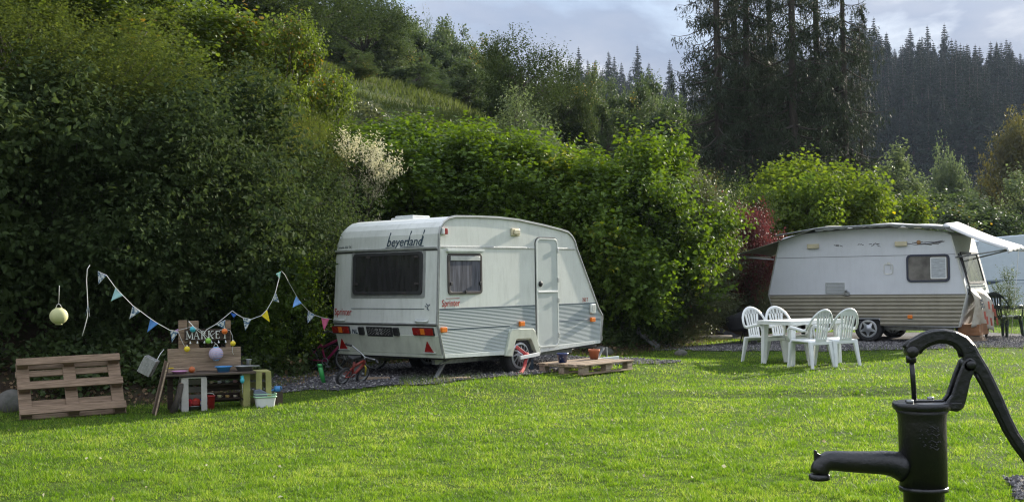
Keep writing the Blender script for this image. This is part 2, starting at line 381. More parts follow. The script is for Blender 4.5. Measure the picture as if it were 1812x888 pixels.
def in_pad2(x, y):
    w = wob(x * .6, y * .8, .35); yy = y + .08 * (x - 6)
    return (x > 3.1 + w * 2) & (x < 19) & (yy > 22.1 + w * .5) & (yy < 24.9 + w * .4) | ((x > 5.0 + w) & (x < 11.5 + w) & (yy > 23) & (yy < 29 + w))
def in_path(x, y):
    return (x > 3.05 + wob(x, y, .2) + .35 * np.abs(y - 7.5)) & (x < 7) & (y > 2.5) & (y < 8.3)
def gravelmat(name, a, b):
    m = mat(name, a, .95, col2=b, vscale=26, bump=1.0, bscale=55, spec=.15); return m
M['gravel'] = gravelmat('gravel', (.055, .052, .055), (.13, .125, .13))
kind(sheet('gravel_pad', in_pad1, -6, 6, 12, 24, M['gravel']), 'structure')
kind(sheet('gravel_track', in_pad2, 2, 20, 20, 31, M['gravel'], .12), 'structure')
kind(sheet('gravel_path', in_path, 1.5, 7.2, 2.4, 9, gravelmat('path_gravel', (.20, .18, .15), (.36, .33, .28))), 'structure')
# ------------------------------------------------------------------ caravans
def wheel(parent, c, r, style, w=.16):
    """wheel lying in the XZ plane, outer face towards -y"""
    o = bpy.data.objects.new('wheel', None); COL.objects.link(o); o.parent = parent; o.location = c; o.empty_display_size = .1
    t = MB(); rr = r * .66
    prof = [(rr, -w / 2 + .01), (rr + .02, -w / 2), (r * .90, -w / 2 - .004), (r * .97, -w / 2 + .015), (r, -w / 2 + .035), (r, w / 2 - .03), (r * .96, w / 2), (rr, w / 2)]
    t.lathe(prof, 36, (0, 0, 0), 'Y', closed=True)
    for k in range(4): t.lathe([(r + .0005, -w * .3 + k * w * .2), (r + .004, -w * .3 + k * w * .2 + .006), (r + .004, -w * .3 + k * w * .2 + .022), (r + .0005, -w * .3 + k * w * .2 + .028)], 36, (0, 0, 0), 'Y')
    t.build('tyre', M['tyre'], o)
    h = MB(); y0 = -w / 2
    h.lathe([(rr + .004, y0 + .02), (rr + .002, y0 - .002), (rr - .012, y0 - .008), (rr * .82, y0 - .004), (rr * .3, y0 - .018), (rr * .26, y0 - .03), (.001, y0 - .034)], 36, (0, 0, 0), 'Y')
    n, a0, ra, rb, wa, wb = (12, 0, .50, .84, .11, .20) if style == 'fins' else (5, R(18), .46, .86, .20, .52)
    for k in range(n):
        a = a0 + 2 * math.pi * k / n; pts = []
        for (q, s) in ((ra, -wa), (rb, -wb), (rb, wb), (ra, wa)):
            tw = .25 if style == 'fins' and q == rb else 0
            ang = a + s * (1.0 if style != 'fins' else .85) + tw; pts.append((rr * q * math.cos(ang), rr * q * math.sin(ang)))
        h.prism(pts, y0 - .0135 - (.004 if style == 'fins' else .006), y0 - .002, 'XZ', 1)
    h.build('rim', [M['hub'], M['hole']], o, bevel=.0)
    return o
def rounded(x0, x1, z0, z1, r, n=4):
    pts = []
    for cx, cz, a0 in ((x1 - r, z1 - r, 0), (x0 + r, z1 - r, 90), (x0 + r, z0 + r, 180), (x1 - r, z0 + r, 270)):
        for k in range(n + 1):
            a = R(a0 + 90 * k / n); pts.append((cx + r * math.cos(a), cz + r * math.sin(a)))
    return pts
def ring(mb, outer, inner, a, b, plane='XZ', mi=0):
    """frame between two outlines with the same count"""
    n = len(outer)
    def P(p, t): return {'XZ': (p[0], t, p[1]), 'YZ': (t, p[0], p[1])}[plane]
    vs = [P(p, a) for p in outer] + [P(p, a) for p in inner] + [P(p, b) for p in outer] + [P(p, b) for p in inner]; fs = []
    for i in range(n):
        j = (i + 1) % n
        fs += [(i, j, n + j, n + i), (2 * n + i, 3 * n + i, 3 * n + j, 2 * n + j), (i, 2 * n + i, 2 * n + j, j), (n + i, n + j, 3 * n + j, 3 * n + i)]
    mb.add(vs, fs, mi)
def strip_follow(mb, pts, w, y0, y1, mi=0):
    for a, b in zip(pts[:-1], pts[1:]): mb.bar((a[0], (y0 + y1) / 2, a[1]), (b[0], (y0 + y1) / 2, b[1]), abs(y1 - y0), w, (0, 1, 0) if False else (0, 0, 1), mi)

def decal_mat():
    m = bpy.data.materials.new('striped_decal'); m.use_nodes = True; nt = m.node_tree; L = nt.links.new; b = nt.nodes['Principled BSDF']
    b.inputs['Roughness'].default_value = .33; b.inputs['Metallic'].default_value = .25
    tc = N(nt, 'ShaderNodeTexCoord'); s = N(nt, 'ShaderNodeSeparateXYZ'); L(tc.outputs['Object'], s.inputs[0])
    # stripe phase
    a = N(nt, 'ShaderNodeMath', operation='MULTIPLY'); L(s.outputs['Z'], a.inputs[0]); a.inputs[1].default_value = 1 / .0195
    f = N(nt, 'ShaderNodeMath', operation='FRACT'); L(a.outputs[0], f.inputs[0])
    mr = N(nt, 'ShaderNodeMapRange'); mr.inputs['From Min'].default_value = .42; mr.inputs['From Max'].default_value = 1.05; mr.inputs['To Min'].default_value = .12; mr.inputs['To Max'].default_value = .72
    L(s.outputs['Z'], mr.inputs[0])
    lt = N(nt, 'ShaderNodeMath', operation='LESS_THAN'); L(f.outputs[0], lt.inputs[0]); L(mr.outputs[0], lt.inputs[1])
    mx = N(nt, 'ShaderNodeMixRGB'); L(lt.outputs[0], mx.inputs[0]); mx.inputs[1].default_value = (.46, .50, .50, 1); mx.inputs[2].default_value = (.17, .215, .23, 1)
    L(mx.outputs[0], b.inputs['Base Color'])
    p = N(nt, 'ShaderNodeMath', operation='PINGPONG'); L(a.outputs[0], p.inputs[0]); p.inputs[1].default_value = .5
    bp = N(nt, 'ShaderNodeBump', Strength=.6, Distance=.006); L(p.outputs[0], bp.inputs['Height']); L(bp.outputs[0], b.inputs['Normal'])
    return m
M['decal'] = decal_mat()

def caravan_one():
    O = (C1[0], C1[1], .02); W_ = 2.08
    t = thing('touring_caravan', 'white touring caravan with grey striped lower side, narrow door and two red triangle reflectors', 'caravan', O, Y1)
    top = [(-.005, 1.9), (0, 2.06), (.03, 2.15), (.09, 2.22), (.18, 2.27), (.32, 2.30), (.79, 2.31), (1.2, 2.31), (1.63, 2.29), (2.22, 2.225), (2.62, 2.17), (2.78, 2.14), (2.88, 2.08), (2.95, 2.0), (2.99, 1.90), (3.52, .98), (3.62, .86), (3.625, .80), (3.56, .44)]
    bot = [(2.05, .375), (2.03, .345), (1.86, .56), (1.52, .57), (1.43, .345), (1.28, .385), (.07, .41)]
    rear = [(.065, .41), (-.035, .79), (-.055, .85)]
    prof = top + bot + rear
    # body: slices across, far upper corners rounded
    b = MB(); ys = [(0, 0), (W_ - .16, 0), (W_ - .07, .05), (W_ - .015, .14), (W_, .22)]
    vs = []; n = len(prof)
    for y, dz in ys:
        for x, z in prof:
            k = max(0, (z - 1.75) / .56); xc = 1.5
            vs.append((x + (xc - x) * dz * .25 * k, y, z - dz * k))
    fs = [tuple(range(n)), tuple(range(n * (len(ys) - 1), n * len(ys)))[::-1]]
    for s in range(len(ys) - 1):
        for i in range(n): j = (i + 1) % n; fs.append((s * n + i, (s + 1) * n + i, (s + 1) * n + j, s * n + j))
    b.add(vs, fs); body = b.build('body', M['shell'], t)
    def rx(z): return np.interp(z, [.41, .79, .85, 1.9, 2.06, 2.15, 2.22, 2.3], [.065, -.035, -.055, -.005, 0, .03, .09, .3])
    rm = lambda x, y, z: (x + rx(z), y, z)
    # edge rail along the near side
    e = MB(); out = [(p[0], p[1]) for p in ([(.065, .41), (-.035, .79), (-.055, .85)] + top)]
    for p, q in zip(out[:-1], out[1:]): e.bar((p[0], -.004, p[1]), (q[0], -.004, q[1]), .026, .028, (0, 1, 0))
    e.build('awning_rail', M['trim'], t)
    e = MB()
    for p, q in zip(out[:-1], out[1:]): e.bar((p[0] + .002, -.018, p[1] - .017), (q[0] + .002, -.018, q[1] - .017), .004, .006, (0, 1, 0))
    e.build('rail_insert', M['rubber'], t)
    # bottom skirt
    s = MB(); s.prism([(2.05, .44), (3.55, .475), (3.56, .43), (2.05, .365)], -.012, .0, 'XZ'); s.build('skirt', M['shell_cap'], t, bevel=.003)
    s = MB(); s.prism([(.07, .45), (1.28, .43), (1.28, .375), (.07, .40)], -.012, 0, 'XZ'); s.build('skirt', M['shell_cap'], t, bevel=.003)
    # striped decal, left and right of the door
    d = MB(); d.prism([(.045, .455), (.0, .80), (-.02, .87), (-.012, 1.055), (1.985, 1.055), (1.985, .69), (1.93, .72), (1.40, .735), (1.31, .46), (1.29, .43)], -.003, .0, 'XZ')
    d.build('striped_panel', M['decal'], t)
    d = MB(); d.prism([(2.53, 1.055), (3.46, 1.055), (3.585, .86), (3.59, .80), (3.545, .478), (2.53, .455)], -.003, 0, 'XZ'); d.build('striped_panel', M['decal'], t)
    l = MB(); l.box(-.012, 1.985, -.006, -.003, 1.05, 1.06); l.box(2.53, 3.46, -.006, -.003, 1.05, 1.06)
    l.box(.0, 1.42, -.006, -.003, .775, .785); l.box(1.9, 1.985, -.006, -.003, .775, .785); l.box(2.53, 3.585, -.006, -.003, .80, .81); l.build('pinstripe', M['navy'], t)
    l = MB(); l.box(.01, 1.985, -.010, 0, 1.872, 1.900); l.box(2.53, 2.985, -.010, 0, 1.872, 1.900); l.build('side_moulding', M['trim'], t, bevel=.003)
    # wheel arch
    a = MB(); oa = [(1.285, .36), (1.39, .69), (1.44, .735), (1.90, .725), (1.95, .68), (2.065, .345)]; ia = [(1.43, .345), (1.50, .545), (1.53, .585), (1.84, .58), (1.87, .545), (1.985, .335)]
    vs = [(p[0], -.035, p[1]) for p in oa] + [(p[0], -.035, p[1]) for p in ia] + [(p[0], .0, p[1]) for p in oa] + [(p[0], .05, p[1]) for p in ia]; fs = []
    for i in range(5): fs += [(i, i + 1, 7 + i, 6 + i), (12 + i, 13 + i, i + 1, i), (6 + i, 7 + i, 19 + i, 18 + i)]
    fs += [(0, 6, 18, 12), (5, 17, 23, 11)]
    a.add(vs, fs).build('wheel_arch', M['bumper'], t, bevel=.008)
    wheel(t, (1.665, .10, .345), .285, 'fins'); wheel(t, (1.665, W_ - .12, .345), .285, 'fins')
    # door
    d = MB(); d.prism(rounded(2.035, 2.495, .46, 2.01, .07), -.014, .0, 'XZ'); door = d.build('door', mat('door_panel', (.50, .54, .52), .4, var=.1, vscale=2, dirt=.2), t, bevel=.004)
    f = MB(); ring(f, rounded(2.01, 2.52, .435, 2.035, .09), rounded(2.035, 2.495, .46, 2.01, .07), -.022, -.001); f.build('door_frame', M['shell_cap'], door, bevel=.003)
    f = MB(); ring(f, rounded(1.995, 2.535, .42, 2.05, .10), rounded(2.01, 2.52, .435, 2.035, .09), -.007, -.001); f.build('door_seal', M['rubber'], door)
    f = MB(); f.box(2.036, 2.494, -.028, -.012, 1.235, 1.262); f.build('door_divider', M['white'], door, bevel=.004)
    f = MB(); f.lathe([(.001, -.02), (.035, -.018), (.042, -.01), (.042, 0)], 16, (2.10, -.014, 1.365), 'Y'); f.box(2.085, 2.115, -.05, -.012, 1.35, 1.378); f.build('handle', M['black'], door, bevel=.003)
    for z in (.60, 1.12, 1.42, 1.86):
        h = MB(); h.box(2.497, 2.53, -.034, -.004, z - .035, z + .035); h.build('hinge', M['trim'], door, bevel=.003)
    # side window
    def window(x0, x1, z0, z1, plane, off=0, curtainm=None):
        fr = MB(); g = MB(); c = MB()
        ring(fr, rounded(x0, x1, z0, z1, .05), rounded(x0 + .035, x1 - .035, z0 + .035, z1 - .035, .04), -.022, .0)
        g.prism(rounded(x0 + .034, x1 - .034, z0 + .034, z1 - .034, .04), -.012, -.004)
        return fr, g
    fr, g = window(.15, .83, 1.245, 1.80, 'XZ')
    w = fr.build('side_window', M['frame_br'], t, bevel=.003); g.build('pane', [M['curtain']], w)
    f = MB(); f.box(.13, .855, -.045, -.001, 1.82, 1.855); f.box(.15, .83, -.03, -.001, 1.80, 1.82); f.build('window_rail', M['shell_cap'], w, bevel=.004)
    f = MB(); f.box(.20, .79, -.024, -.0125, 1.70, 1.762); f.build('blind', M['trim'], w, bevel=.004)
    for x, z in ((.20, 1.39), (.785, 1.39), (.49, 1.275)):
        f = MB(); f.box(x - .018, x + .018, -.034, -.014, z - .02, z + .02); f.build('latch', M['black'], w, bevel=.003)
    # rear window in a shallow recess frame
    rw = MB(); ring(rw, rounded(.235, 1.715, 1.205, 1.855, .04), rounded(.285, 1.665, 1.25, 1.83, .05), -.006, .02, 'YZ'); rw.map(rm); ww = rw.build('rear_window', M['trim'], t)
    fr = MB(); ring(fr, rounded(.285, 1.665, 1.25, 1.83, .06), rounded(.335, 1.615, 1.295, 1.785, .045), -.026, .01, 'YZ'); fr.map(rm).build('window_frame', M['rubber'], ww, bevel=.003)
    g = MB(); g.prism(rounded(.334, 1.616, 1.294, 1.786, .045), -.015, -.008, 'YZ'); g.map(rm).build('pane', M['glass'], ww)
    for y, z in ((.40, 1.76), (1.35, 1.775), (.38, 1.40), (1.60, 1.40), (.62, 1.27), (1.42, 1.27)):
        f = MB(); f.box(-.036, -.014, y - .035, y + .035, z - .014, z + .014); f.map(rm).build('latch', M['frame_br'], ww, bevel=.003)
    # mouldings across the rear
    def rbox(name, y0, y1, z0, z1, th, m, bev=.003, par=t):
        f = MB(); f.box(-th, .004, y0, y1, z0, z1); return f.map(rm).build(name, m, par, bevel=bev)
    rbox('rear_moulding', .03, W_ - .01, 1.862, 1.888, .016, M['trim']); rbox('rear_seam', .02, W_ - .01, 1.838, 1.856, .006, M['rubber'], 0)
    rbox('rear_moulding', .01, W_ + .0, .845, .866, .014, M['trim']); rbox('rear_seam', .01, W_, .828, .843, .005, M['rubber'], 0)
    lower = MB(); lower.box(-.012, .004, .02, W_ - .01, .445, .70); lower.map(rm).build('rear_bumper', M['bumper'], t, bevel=.006)
    rbox('bumper_lip', .0, W_, .40, .438, .026, M['bumper'])
    for y0, y1 in ((.09, .46), (1.76, 2.10)):
        lm = rbox('tail_light', y0, y1, .705, .80, .04, M['lamp_red'], .006); mid = (y0 + y1) / 2
        rbox('orange_lens', mid - .045, mid + .035, .712, .793, .043, M['lamp_orange'], .004, lm); rbox('light_base', y0 - .008, y1 + .008, .697, .808, .02, M['black'], .003, lm)
    for y in (.24, 1.96):
        f = MB(); f.prism([(y - .085, .475), (y + .085, .475), (y, .625)], -.024, -.010, 'YZ'); f.map(rm).build('triangle_reflector', M['lamp_red'], t, bevel=.004)
        f = MB(); f.box(-.05, 0, y - .12, y + .09, .462, .473); f.map(rm).build('reflector_shelf', M['shell_cap'], t, bevel=.003)
    for y0, y1 in ((.17, .40), (1.83, 2.05)):
        f = MB(); f.tube([rm(0, y0, .895), rm(-.035, y0 + .02, .893), rm(-.04, (y0 + y1) / 2, .89), rm(-.035, y1 - .02, .893), rm(0, y1, .895)], .014, 8); f.box(-.012, .0, y0 - .01, y1 + .01, .905, .925)
        f.v[-8:] = [rm(*q) for q in f.v[-8:]]; f.build('grab_handle', M['shell_cap'], t)
    # number plate, its lamps, country letters
    pl = rbox('number_plate', .885, 1.395, .672, .805, .02, M['black'], .006)
    f = MB()
    for k in range(14):
        y = .925 + k * .033
        for z in ((.70, .735, .765) if k % 2 else (.715, .75, .78)):
            f.add([rm(-.0225, y + dy, z + dz) for dy, dz in ((-.010, 0), (0, .009), (.010, 0), (0, -.009))], [(0, 1, 2, 3)])
    for y in (1.10, 1.18):
        for z in (.715, .765):
            ring(f, [(y + .024 * math.cos(a), z + .018 * math.sin(a)) for a in np.arange(0, 6.28, .785)], [(y + .012 * math.cos(a), z + .009 * math.sin(a)) for a in np.arange(0, 6.28, .785)], -.024, -.021, 'YZ')
    nb = len(f.v); f.v = [(p[0] + (rx(p[2]) if p[0] > -.03 and abs(p[0] + .0225) < .002 else 0), p[1], p[2]) for p in f.v]
    f.build('plate_pattern', mat('plate_grey', (.30, .30, .29), .5), pl)
    for y in (.795, 1.50): rbox('plate_lamp', y - .048, y + .048, .685, .80, .045, M['black'], .012)
    rbox('country_sticker', 1.56, 1.73, .69, .81, .003, M['white'], 0)
    put_text('lettering', 'NL', .115, M['navy'], t, (rx(.70) - .022, 1.715, .705), (R(88), 0, -R(90)), bold=.002, width=.12)
    # lettering
    rot = (R(87), 0, -R(90))
    put_text('lettering', 'beyerland', .175, M['navy'], t, (rx(1.93) - .006, 1.01, 1.915), (R(88), 0, -R(90)), shear=.35, bold=.001, width=.72, ext=.001)
    f = MB()   # tall ascenders and the underlines of the logo
    def wid(tx, sh=0): me_ = text(tx, .175, shear=sh, bold=.001); xs_ = [v.co.x for v in me_.vertices]; return max(xs_)
    ks = .72 / wid('beyerland', .35)
    for x0_, z1_ in ((.018, .19), (wid('beyer') + .016, .20), (wid('beyerland') - .014, .205)):
        ya, yb = 1.01 - ks * (x0_ + .35 * .02), 1.01 - ks * (x0_ + .35 * z1_); f.bar((rx(1.93) - .0075, ya, 1.93), (rx(1.915 + z1_) - .009, yb, 1.915 + z1_), .015, .006, (1, 0, 0))
    for y0, y1 in ((.84, 1.02), (.28, .73)): f.bar((rx(1.90) - .007, y0, 1.902), (rx(1.90) - .007, y1, 1.898), .007, .006, (1, 0, 0))
    f.build('logo_strokes', M['navy'], t)
    put_text('lettering', 'Sprinter', .135, M['redtxt'], t, (rx(.97) - .006, 2.055, .965), rot, bold=.001, width=.36)
    put_text('lettering', 'Sprinter', .125, M['redtxt'], t, (.035, -.005, 1.09), (R(90), 0, 0), bold=.001, width=.35)
    put_text('lettering', '350 T', .085, M['redtxt'], t, (3.12, -.005, 1.08), (R(90), 0, 0), width=.14)
    put_text('lettering', 'Caravan 350 TX', .045, M['navy'], t, (rx(1.91) - .006, 2.03, 1.915), rot, width=.30)
    f = MB(); f.box(.12, .38, -.006, -.003, 1.19, 1.196); f.build('lettering_line', M['redtxt'], t)
    f = MB(); f.box(-.006, 0, .25, 1.70, 1.055, 1.062); f.map(rm).build('pinstripe', M['navy'], t)
    f = MB()   # little leaping figure at the end of the stripe
    for a, b_ in (((.21, 1.13), (.17, 1.10)), ((.17, 1.10), (.19, 1.06)), ((.17, 1.10), (.135, 1.12)), ((.19, 1.06), (.15, 1.045)), ((.20, 1.09), (.23, 1.095))): f.bar(rm(-.006, *a), rm(-.006, *b_), .009, .004, (1, 0, 0))
    f.build('emblem', M['navy'], t)
    f = MB()
    for k in range(34):
        for z in (1.886,): f.lathe([(.006, -.012), (.001, -.015)], 6, (.06 + k * .0865, 0, z), 'Y') if not 1.96 < .06 + k * .0865 < 2.56 else None
    for k in range(14): f.lathe([(.006, -.014), (.001, -.018)], 6, (2.08 + k * .108, 0, .41 + k * .0035), 'Y')
    f.build('rivets', M['trim'], t)
    # side lamps
    for x, z in ((.045, .78), (1.655, .80), (3.35, .80)):
        f = MB(); f.box(x - .05, x + .05, -.045, -.004, z - .034, z + .034); f.build('side_marker', M['lamp_orange'], t, bevel=.008)
    f = MB(); f.box(.065, .125, -.05, 0, 2.05, 2.13); f.build('marker_lamp', M['lamp_red'], t, bevel=.006)
    f = MB(); f.box(.035, .065, -.05, 0, 2.05, 2.13); f.build('marker_lamp', M['white'], t, bevel=.006)
    f = MB(); f.box(1.46, 1.64, -.03, 0, 2.055, 2.165); q = f.build('awning_light', M['lamp_clear'], t, bevel=.01)
    f = MB(); f.box(1.49, 1.61, -.06, -.03, 2.075, 2.145); f.build('light_lens', M['lamp_clear'], q, bevel=.012)
    f = MB(); f.prism(rounded(3.30, 3.43, .895, 1.045, .03), -.035, 0); q = f.build('fridge_vent', M['shell_cap'], t, bevel=.01)
    f = MB(); f.prism(rounded(3.33, 3.40, .93, 1.02, .02), -.042, -.034); f.build('vent_flap', M['trim'], q)
    # roof hatches
    for x0, x1, y0, y1 in ((.55, .98, 1.05, 1.5),):
        f = MB(); f.box(x0, x1, y0, y1, 2.30, 2.345); f.box(x0 + .04, x1 - .04, y0 + .04, y1 - .04, 2.345, 2.375); f.build('roof_vent', M['shell_cap'], t, bevel=.015)
    # chassis, jacks, drawbar, coupling
    c = MB(); c.box(.25, 3.3, .35, .41, .29, .385); c.box(.25, 3.3, 1.65, 1.71, .29, .385); c.box(1.60, 1.72, .25, W_ - .25, .31, .37); c.bar((3.2, .38, .36), (4.7, 1.0, .42), .06, .09); c.bar((3.2, 1.68, .36), (4.7, 1.06, .42), .06, .09); c.box(4.6, 4.95, .97, 1.09, .38, .46)
    c.build('chassis', M['steel'], t)
    c = MB(); c.box(.08, 3.5, .02, W_ - .02, .375, .405); c.build('underfloor', M['black'], t)
    for (x, y, dx, dy, gz) in ((.32, .22, -.30, -.10, .13), (.32, W_ - .3, -.30, .05, .10), (3.1, .5, .28, -.05, .13), (3.1, W_ - .5, .28, .05, .13)):
        j = MB(); foot = (x + dx, y + dy, gz); j.bar((x, y, .35), foot, .045, .035); j.bar((x + dx * .55, y + dy * .5, .31), (x + dx * .55 + (.35 if dx < 0 else -.35), y, .37), .03, .02)
        j.box(foot[0] - .07, foot[0] + .07, foot[1] - .06, foot[1] + .06, gz - .03, gz - .005); j.build('corner_steady', M['steel'], t, bevel=.003)
    return t
car1 = caravan_one()
def c1w(x, y, z=None):
    wx = C1[0] + x * math.cos(Y1) - y * math.sin(Y1); wy = C1[1] + x * math.sin(Y1) + y * math.cos(Y1)
    return np.array([wx, wy, hz(wx, wy) if z is None else z])

# wheel clamp
t = thing('wheel_clamp', 'red three-armed wheel clamp with a white bar locked over the caravan wheel', 'wheel clamp', c1w(1.665, -.03, .0), Y1)
hc = (0, 0, .365)
a = MB(); a.bar((-.17, -.02, .50), (.03, -.05, .37), .05, .02, (0, 1, 0)); a.bar((.03, -.05, .38), (-.05, -.06, .20), .055, .02, (0, 1, 0)); a.bar((-.05, -.06, .20), (-.17, -.09, .12), .05, .02, (0, 1, 0)); a.bar((-.17, -.09, .13), (-.30, -.10, .10), .05, .02, (0, 1, 0)); a.bar((-.29, -.10, .11), (-.33, -.09, .06), .06, .03, (0, 1, 0))
a.lathe([(.001, -.02), (.05, -.02), (.05, .02), (.001, .02)], 16, (.0, -.06, .365), 'Y')
a.build('clamp_arm', M['pinkred'], t, bevel=.004)
a = MB(); a.bar((-.15, -.075, .345), (.27, -.075, .375), .05, .03, (0, 1, 0)); a.build('clamp_bar', M['white'], t, bevel=.004)

def caravan_two():
    O = (C2[0], C2[1], .03); W_ = 2.1
    t = thing('touring_caravan', 'white caravan with beige ribbed lower side, parked behind the plastic chairs', 'caravan', O, Y2)
    prof = [(.05, 1.0), (-.14, 1.8), (-.24, 2.2), (-.34, 2.27), (-.9, 2.35), (-1.5, 2.39), (-2.2, 2.39), (-2.9, 2.36), (-3.5, 2.31), (-3.76, 2.26), (-3.86, 2.2), (-3.96, 1.83), (-4.15, 1.02), (-4.04, .62), (-3.96, .36), (-2.45, .36), (-2.36, .48), (-1.74, .48), (-1.66, .34), (-.13, .32)]
    b = MB(); b.prism(prof, 0, W_, 'XZ'); b.build('body', M['shell2'], t, bevel=.02)
    # beige ribs, each a low ridge
    r = MB(); z = .34; zs = np.linspace(.345, .985, 9)
    def xe(z): return np.interp(z, [.32, 1.0], [-.125, .045]), np.interp(z, [.36, .62, 1.02], [-3.96, -4.04, -4.14])
    for z0, z1 in zip(zs[:-1], zs[1:]):
        segs = [(xe(z0)[1], xe(z0)[0])]
        if z0 < .47: segs = [(xe(z0)[1], -2.42), (-1.70, xe(z0)[0])]
        zm = (z0 + z1) / 2
        for xa, xb in segs:
            q = [(0, z0), (-.004, z0 + .004), (-.034, zm + .002), (-.034, zm + .016), (-.005, z1 - .010), (0, z1)]
            vs = [(xa, y, z_) for y, z_ in q] + [(xb, y, z_) for y, z_ in q]; n = len(q)
            r.add(vs, [(i, i + 1, n + i + 1, n + i) for i in range(n - 1)] + [tuple(range(n)), tuple(range(2 * n - 1, n - 1, -1))])
    r.build('ribbed_panel', mat('beige_ribs', (.36, .33, .26), .5, var=.12, vscale=3, dirt=.25), t)
    l = MB(); l.box(-4.13, .045, -.014, 0, .985, 1.003); l.box(-3.99, -.06, -.030, 0, .545, .556); l.build('side_moulding', mat('dark_beige', (.16, .15, .12), .5), t)
    l = MB(); l.box(-3.96, -.15, -.004, 0, 1.805, 1.815); l.build('pinstripe', mat('grey_line', (.22, .22, .24), .5), t)
    # rail along roofline
    e = MB(); out = [(.045, 1.0), (-.14, 1.8), (-.24, 2.2)]
    for p, q in zip(out[:-1], out[1:]): e.bar((p[0], -.004, p[1]), (q[0], -.004, q[1]), .024, .03, (0, 1, 0))
    e.bar((.045, -.004, 1.0), (-.12, -.004, .33), .024, .03, (0, 1, 0)); e.build('edge_trim', M['trim'], t); e = MB()
    out = [(-3.86, 2.2), (-3.96, 1.83), (-4.15, 1.02), (-3.97, .36)]
    for p, q in zip(out[:-1], out[1:]): e.bar((p[0], -.004, p[1]), (q[0], -.004, q[1]), .024, .03, (0, 1, 0))
    e.build('edge_trim', M['trim'], t)
    fr = MB(); ring(fr, rounded(-1.14, -.27, 1.25, 1.82, .09), rounded(-1.10, -.31, 1.29, 1.78, .07), -.024, .01); w = fr.build('side_window', mat('window_rubber', (.03, .035, .06), .45), t, bevel=.004)
    g = MB(); g.prism(rounded(-1.10, -.31, 1.29, 1.78, .07), -.010, -.004); g.build('pane', mat('brown_curtain', (.14, .13, .12), .3, var=.6, vscale=2.2), w)
    g = MB(); g.box(-.64, -.35, -.017, -.011, 1.33, 1.74); g.build('blind', mat('blind', (.42, .45, .48), .35, var=.25, vscale=8, stretch=(1, 1, 5)), w)
    g = MB(); ring(g, rounded(-.655, -.335, 1.315, 1.755, .02), rounded(-.635, -.355, 1.335, 1.735, .02), -.022, -.012); g.build('sash', M['white'], w)
    def grille(x0, x1, z0, z1, nb, name='vent_grille'):
        f = MB(); ring(f, rounded(x0, x1, z0, z1, .01), rounded(x0 + .02, x1 - .02, z0 + .02, z1 - .02, .008), -.014, 0)
        for k in range(nb):
            z = z0 + .03 + (z1 - z0 - .06) * k / (nb - 1); f.box(x0 + .02, x1 - .02, -.012, -.002, z - .006, z + .006)
        return f.build(name, mat('grille_grey', (.40, .42, .42), .5, var=.2), t)
    grille(-2.86, -2.44, 1.02, 1.26, 7)
    f = MB(); f.box(-2.44, -2.34, -.06, 0, .98, 1.06); f.tube([(-2.40, -.04, 1.05), (-2.40, -.05, 1.10)], .03, 8); f.build('gas_outlet', M['steel'], t, bevel=.01)
    f = MB(); ring(f, rounded(-1.61, -1.41, 1.42, 1.64, .05), rounded(-1.595, -1.425, 1.435, 1.625, .04), -.010, 0); f.box(-1.53, -1.47, -.02, 0, 1.62, 1.675); f.box(-1.47, -1.455, -.012, 0, 1.52, 1.60); f.build('water_hatch', M['trim'], t)
    for x0, x1, zz in ((-3.24, -2.98, 2.0), (-1.36, -1.11, 2.0)):
        f = MB(); f.box(x0, x1, -.05, 0, zz, zz + .10); f.build('marker_lamp', M['lamp_clear'], t, bevel=.012)
    f = MB(); f.box(-1.13, -1.03, -.05, -.02, .50, .575); f.build('side_marker', M['lamp_orange'], t, bevel=.01)
    # faded script and decor strokes
    f = MB(); rr = random.Random(3)
    for xc, wd, n in ((-2.52, .22, 4), (-2.08, .13, 3), (-1.78, .22, 6), (-.75, .62, 16)):
        for k in range(n):
            x = xc + (rr.random() - .5) * wd; z = 2.045 + (rr.random() - .5) * .05 + (x + .75) * 0; f.bar((x - wd * .14, -.004, z), (x + wd * .14, -.004, z + rr.uniform(-.03, .03)), .012, .004, (0, 1, 0))
    f.build('worn_script', mat('worn_ink', (.10, .09, .10), .6), t)
    f = MB(); f.lathe([(.001, -.006), (.045, -.006), (.045, 0), (.001, 0)], 12, (-.88, -.002, 2.07), 'Y'); f.build('script_emblem', mat('tan_emblem', (.40, .22, .10), .6), t)
    wheel(t, (-1.98, .13, .28), .285, 'spokes'); wheel(t, (-1.98, W_ - .13, .28), .285, 'spokes')
    # right end: window, rail, gas locker cover
    ang = lambda z: np.interp(z, [1.0, 1.8, 2.2], [.05, -.14, -.24])
    em = lambda x, y, z: (x + ang(z), y, z)
    f = MB(); ring(f, rounded(.30, 1.8, 1.2, 1.86, .07), rounded(.35, 1.75, 1.25, 1.81, .06), 0, .035, 'YZ'); ew = f.map(em).build('end_window', M['black'], t)
    f = MB(); f.prism(rounded(.35, 1.75, 1.25, 1.81, .06), .004, .018, 'YZ'); f.map(em).build('pane', mat('end_pane', (.18, .20, .17), .15, var=.5, vscale=3), ew)
    f = MB(); f.box(0, .045, .15, 1.9, 1.10, 1.125); f.box(0, .045, .15, 1.9, 1.16, 1.18); f.map(em).build('end_rail', M['shell_cap'], t)
    f = MB(); f.tube([em(.02, .12, 1.82), em(.05, .10, 1.5), em(.06, .12, 1.1), em(.0, .10, .98)], .014, 6); f.build('cable', M['black'], t)
    # chassis and legs
    c = MB(); c.box(-3.8, -.3, .35, .41, .24, .32); c.box(-3.8, -.3, 1.69, 1.75, .24, .32); c.box(-2.04, -1.92, .3, W_ - .3, .22, .30); c.build('chassis', M['steel'], t)
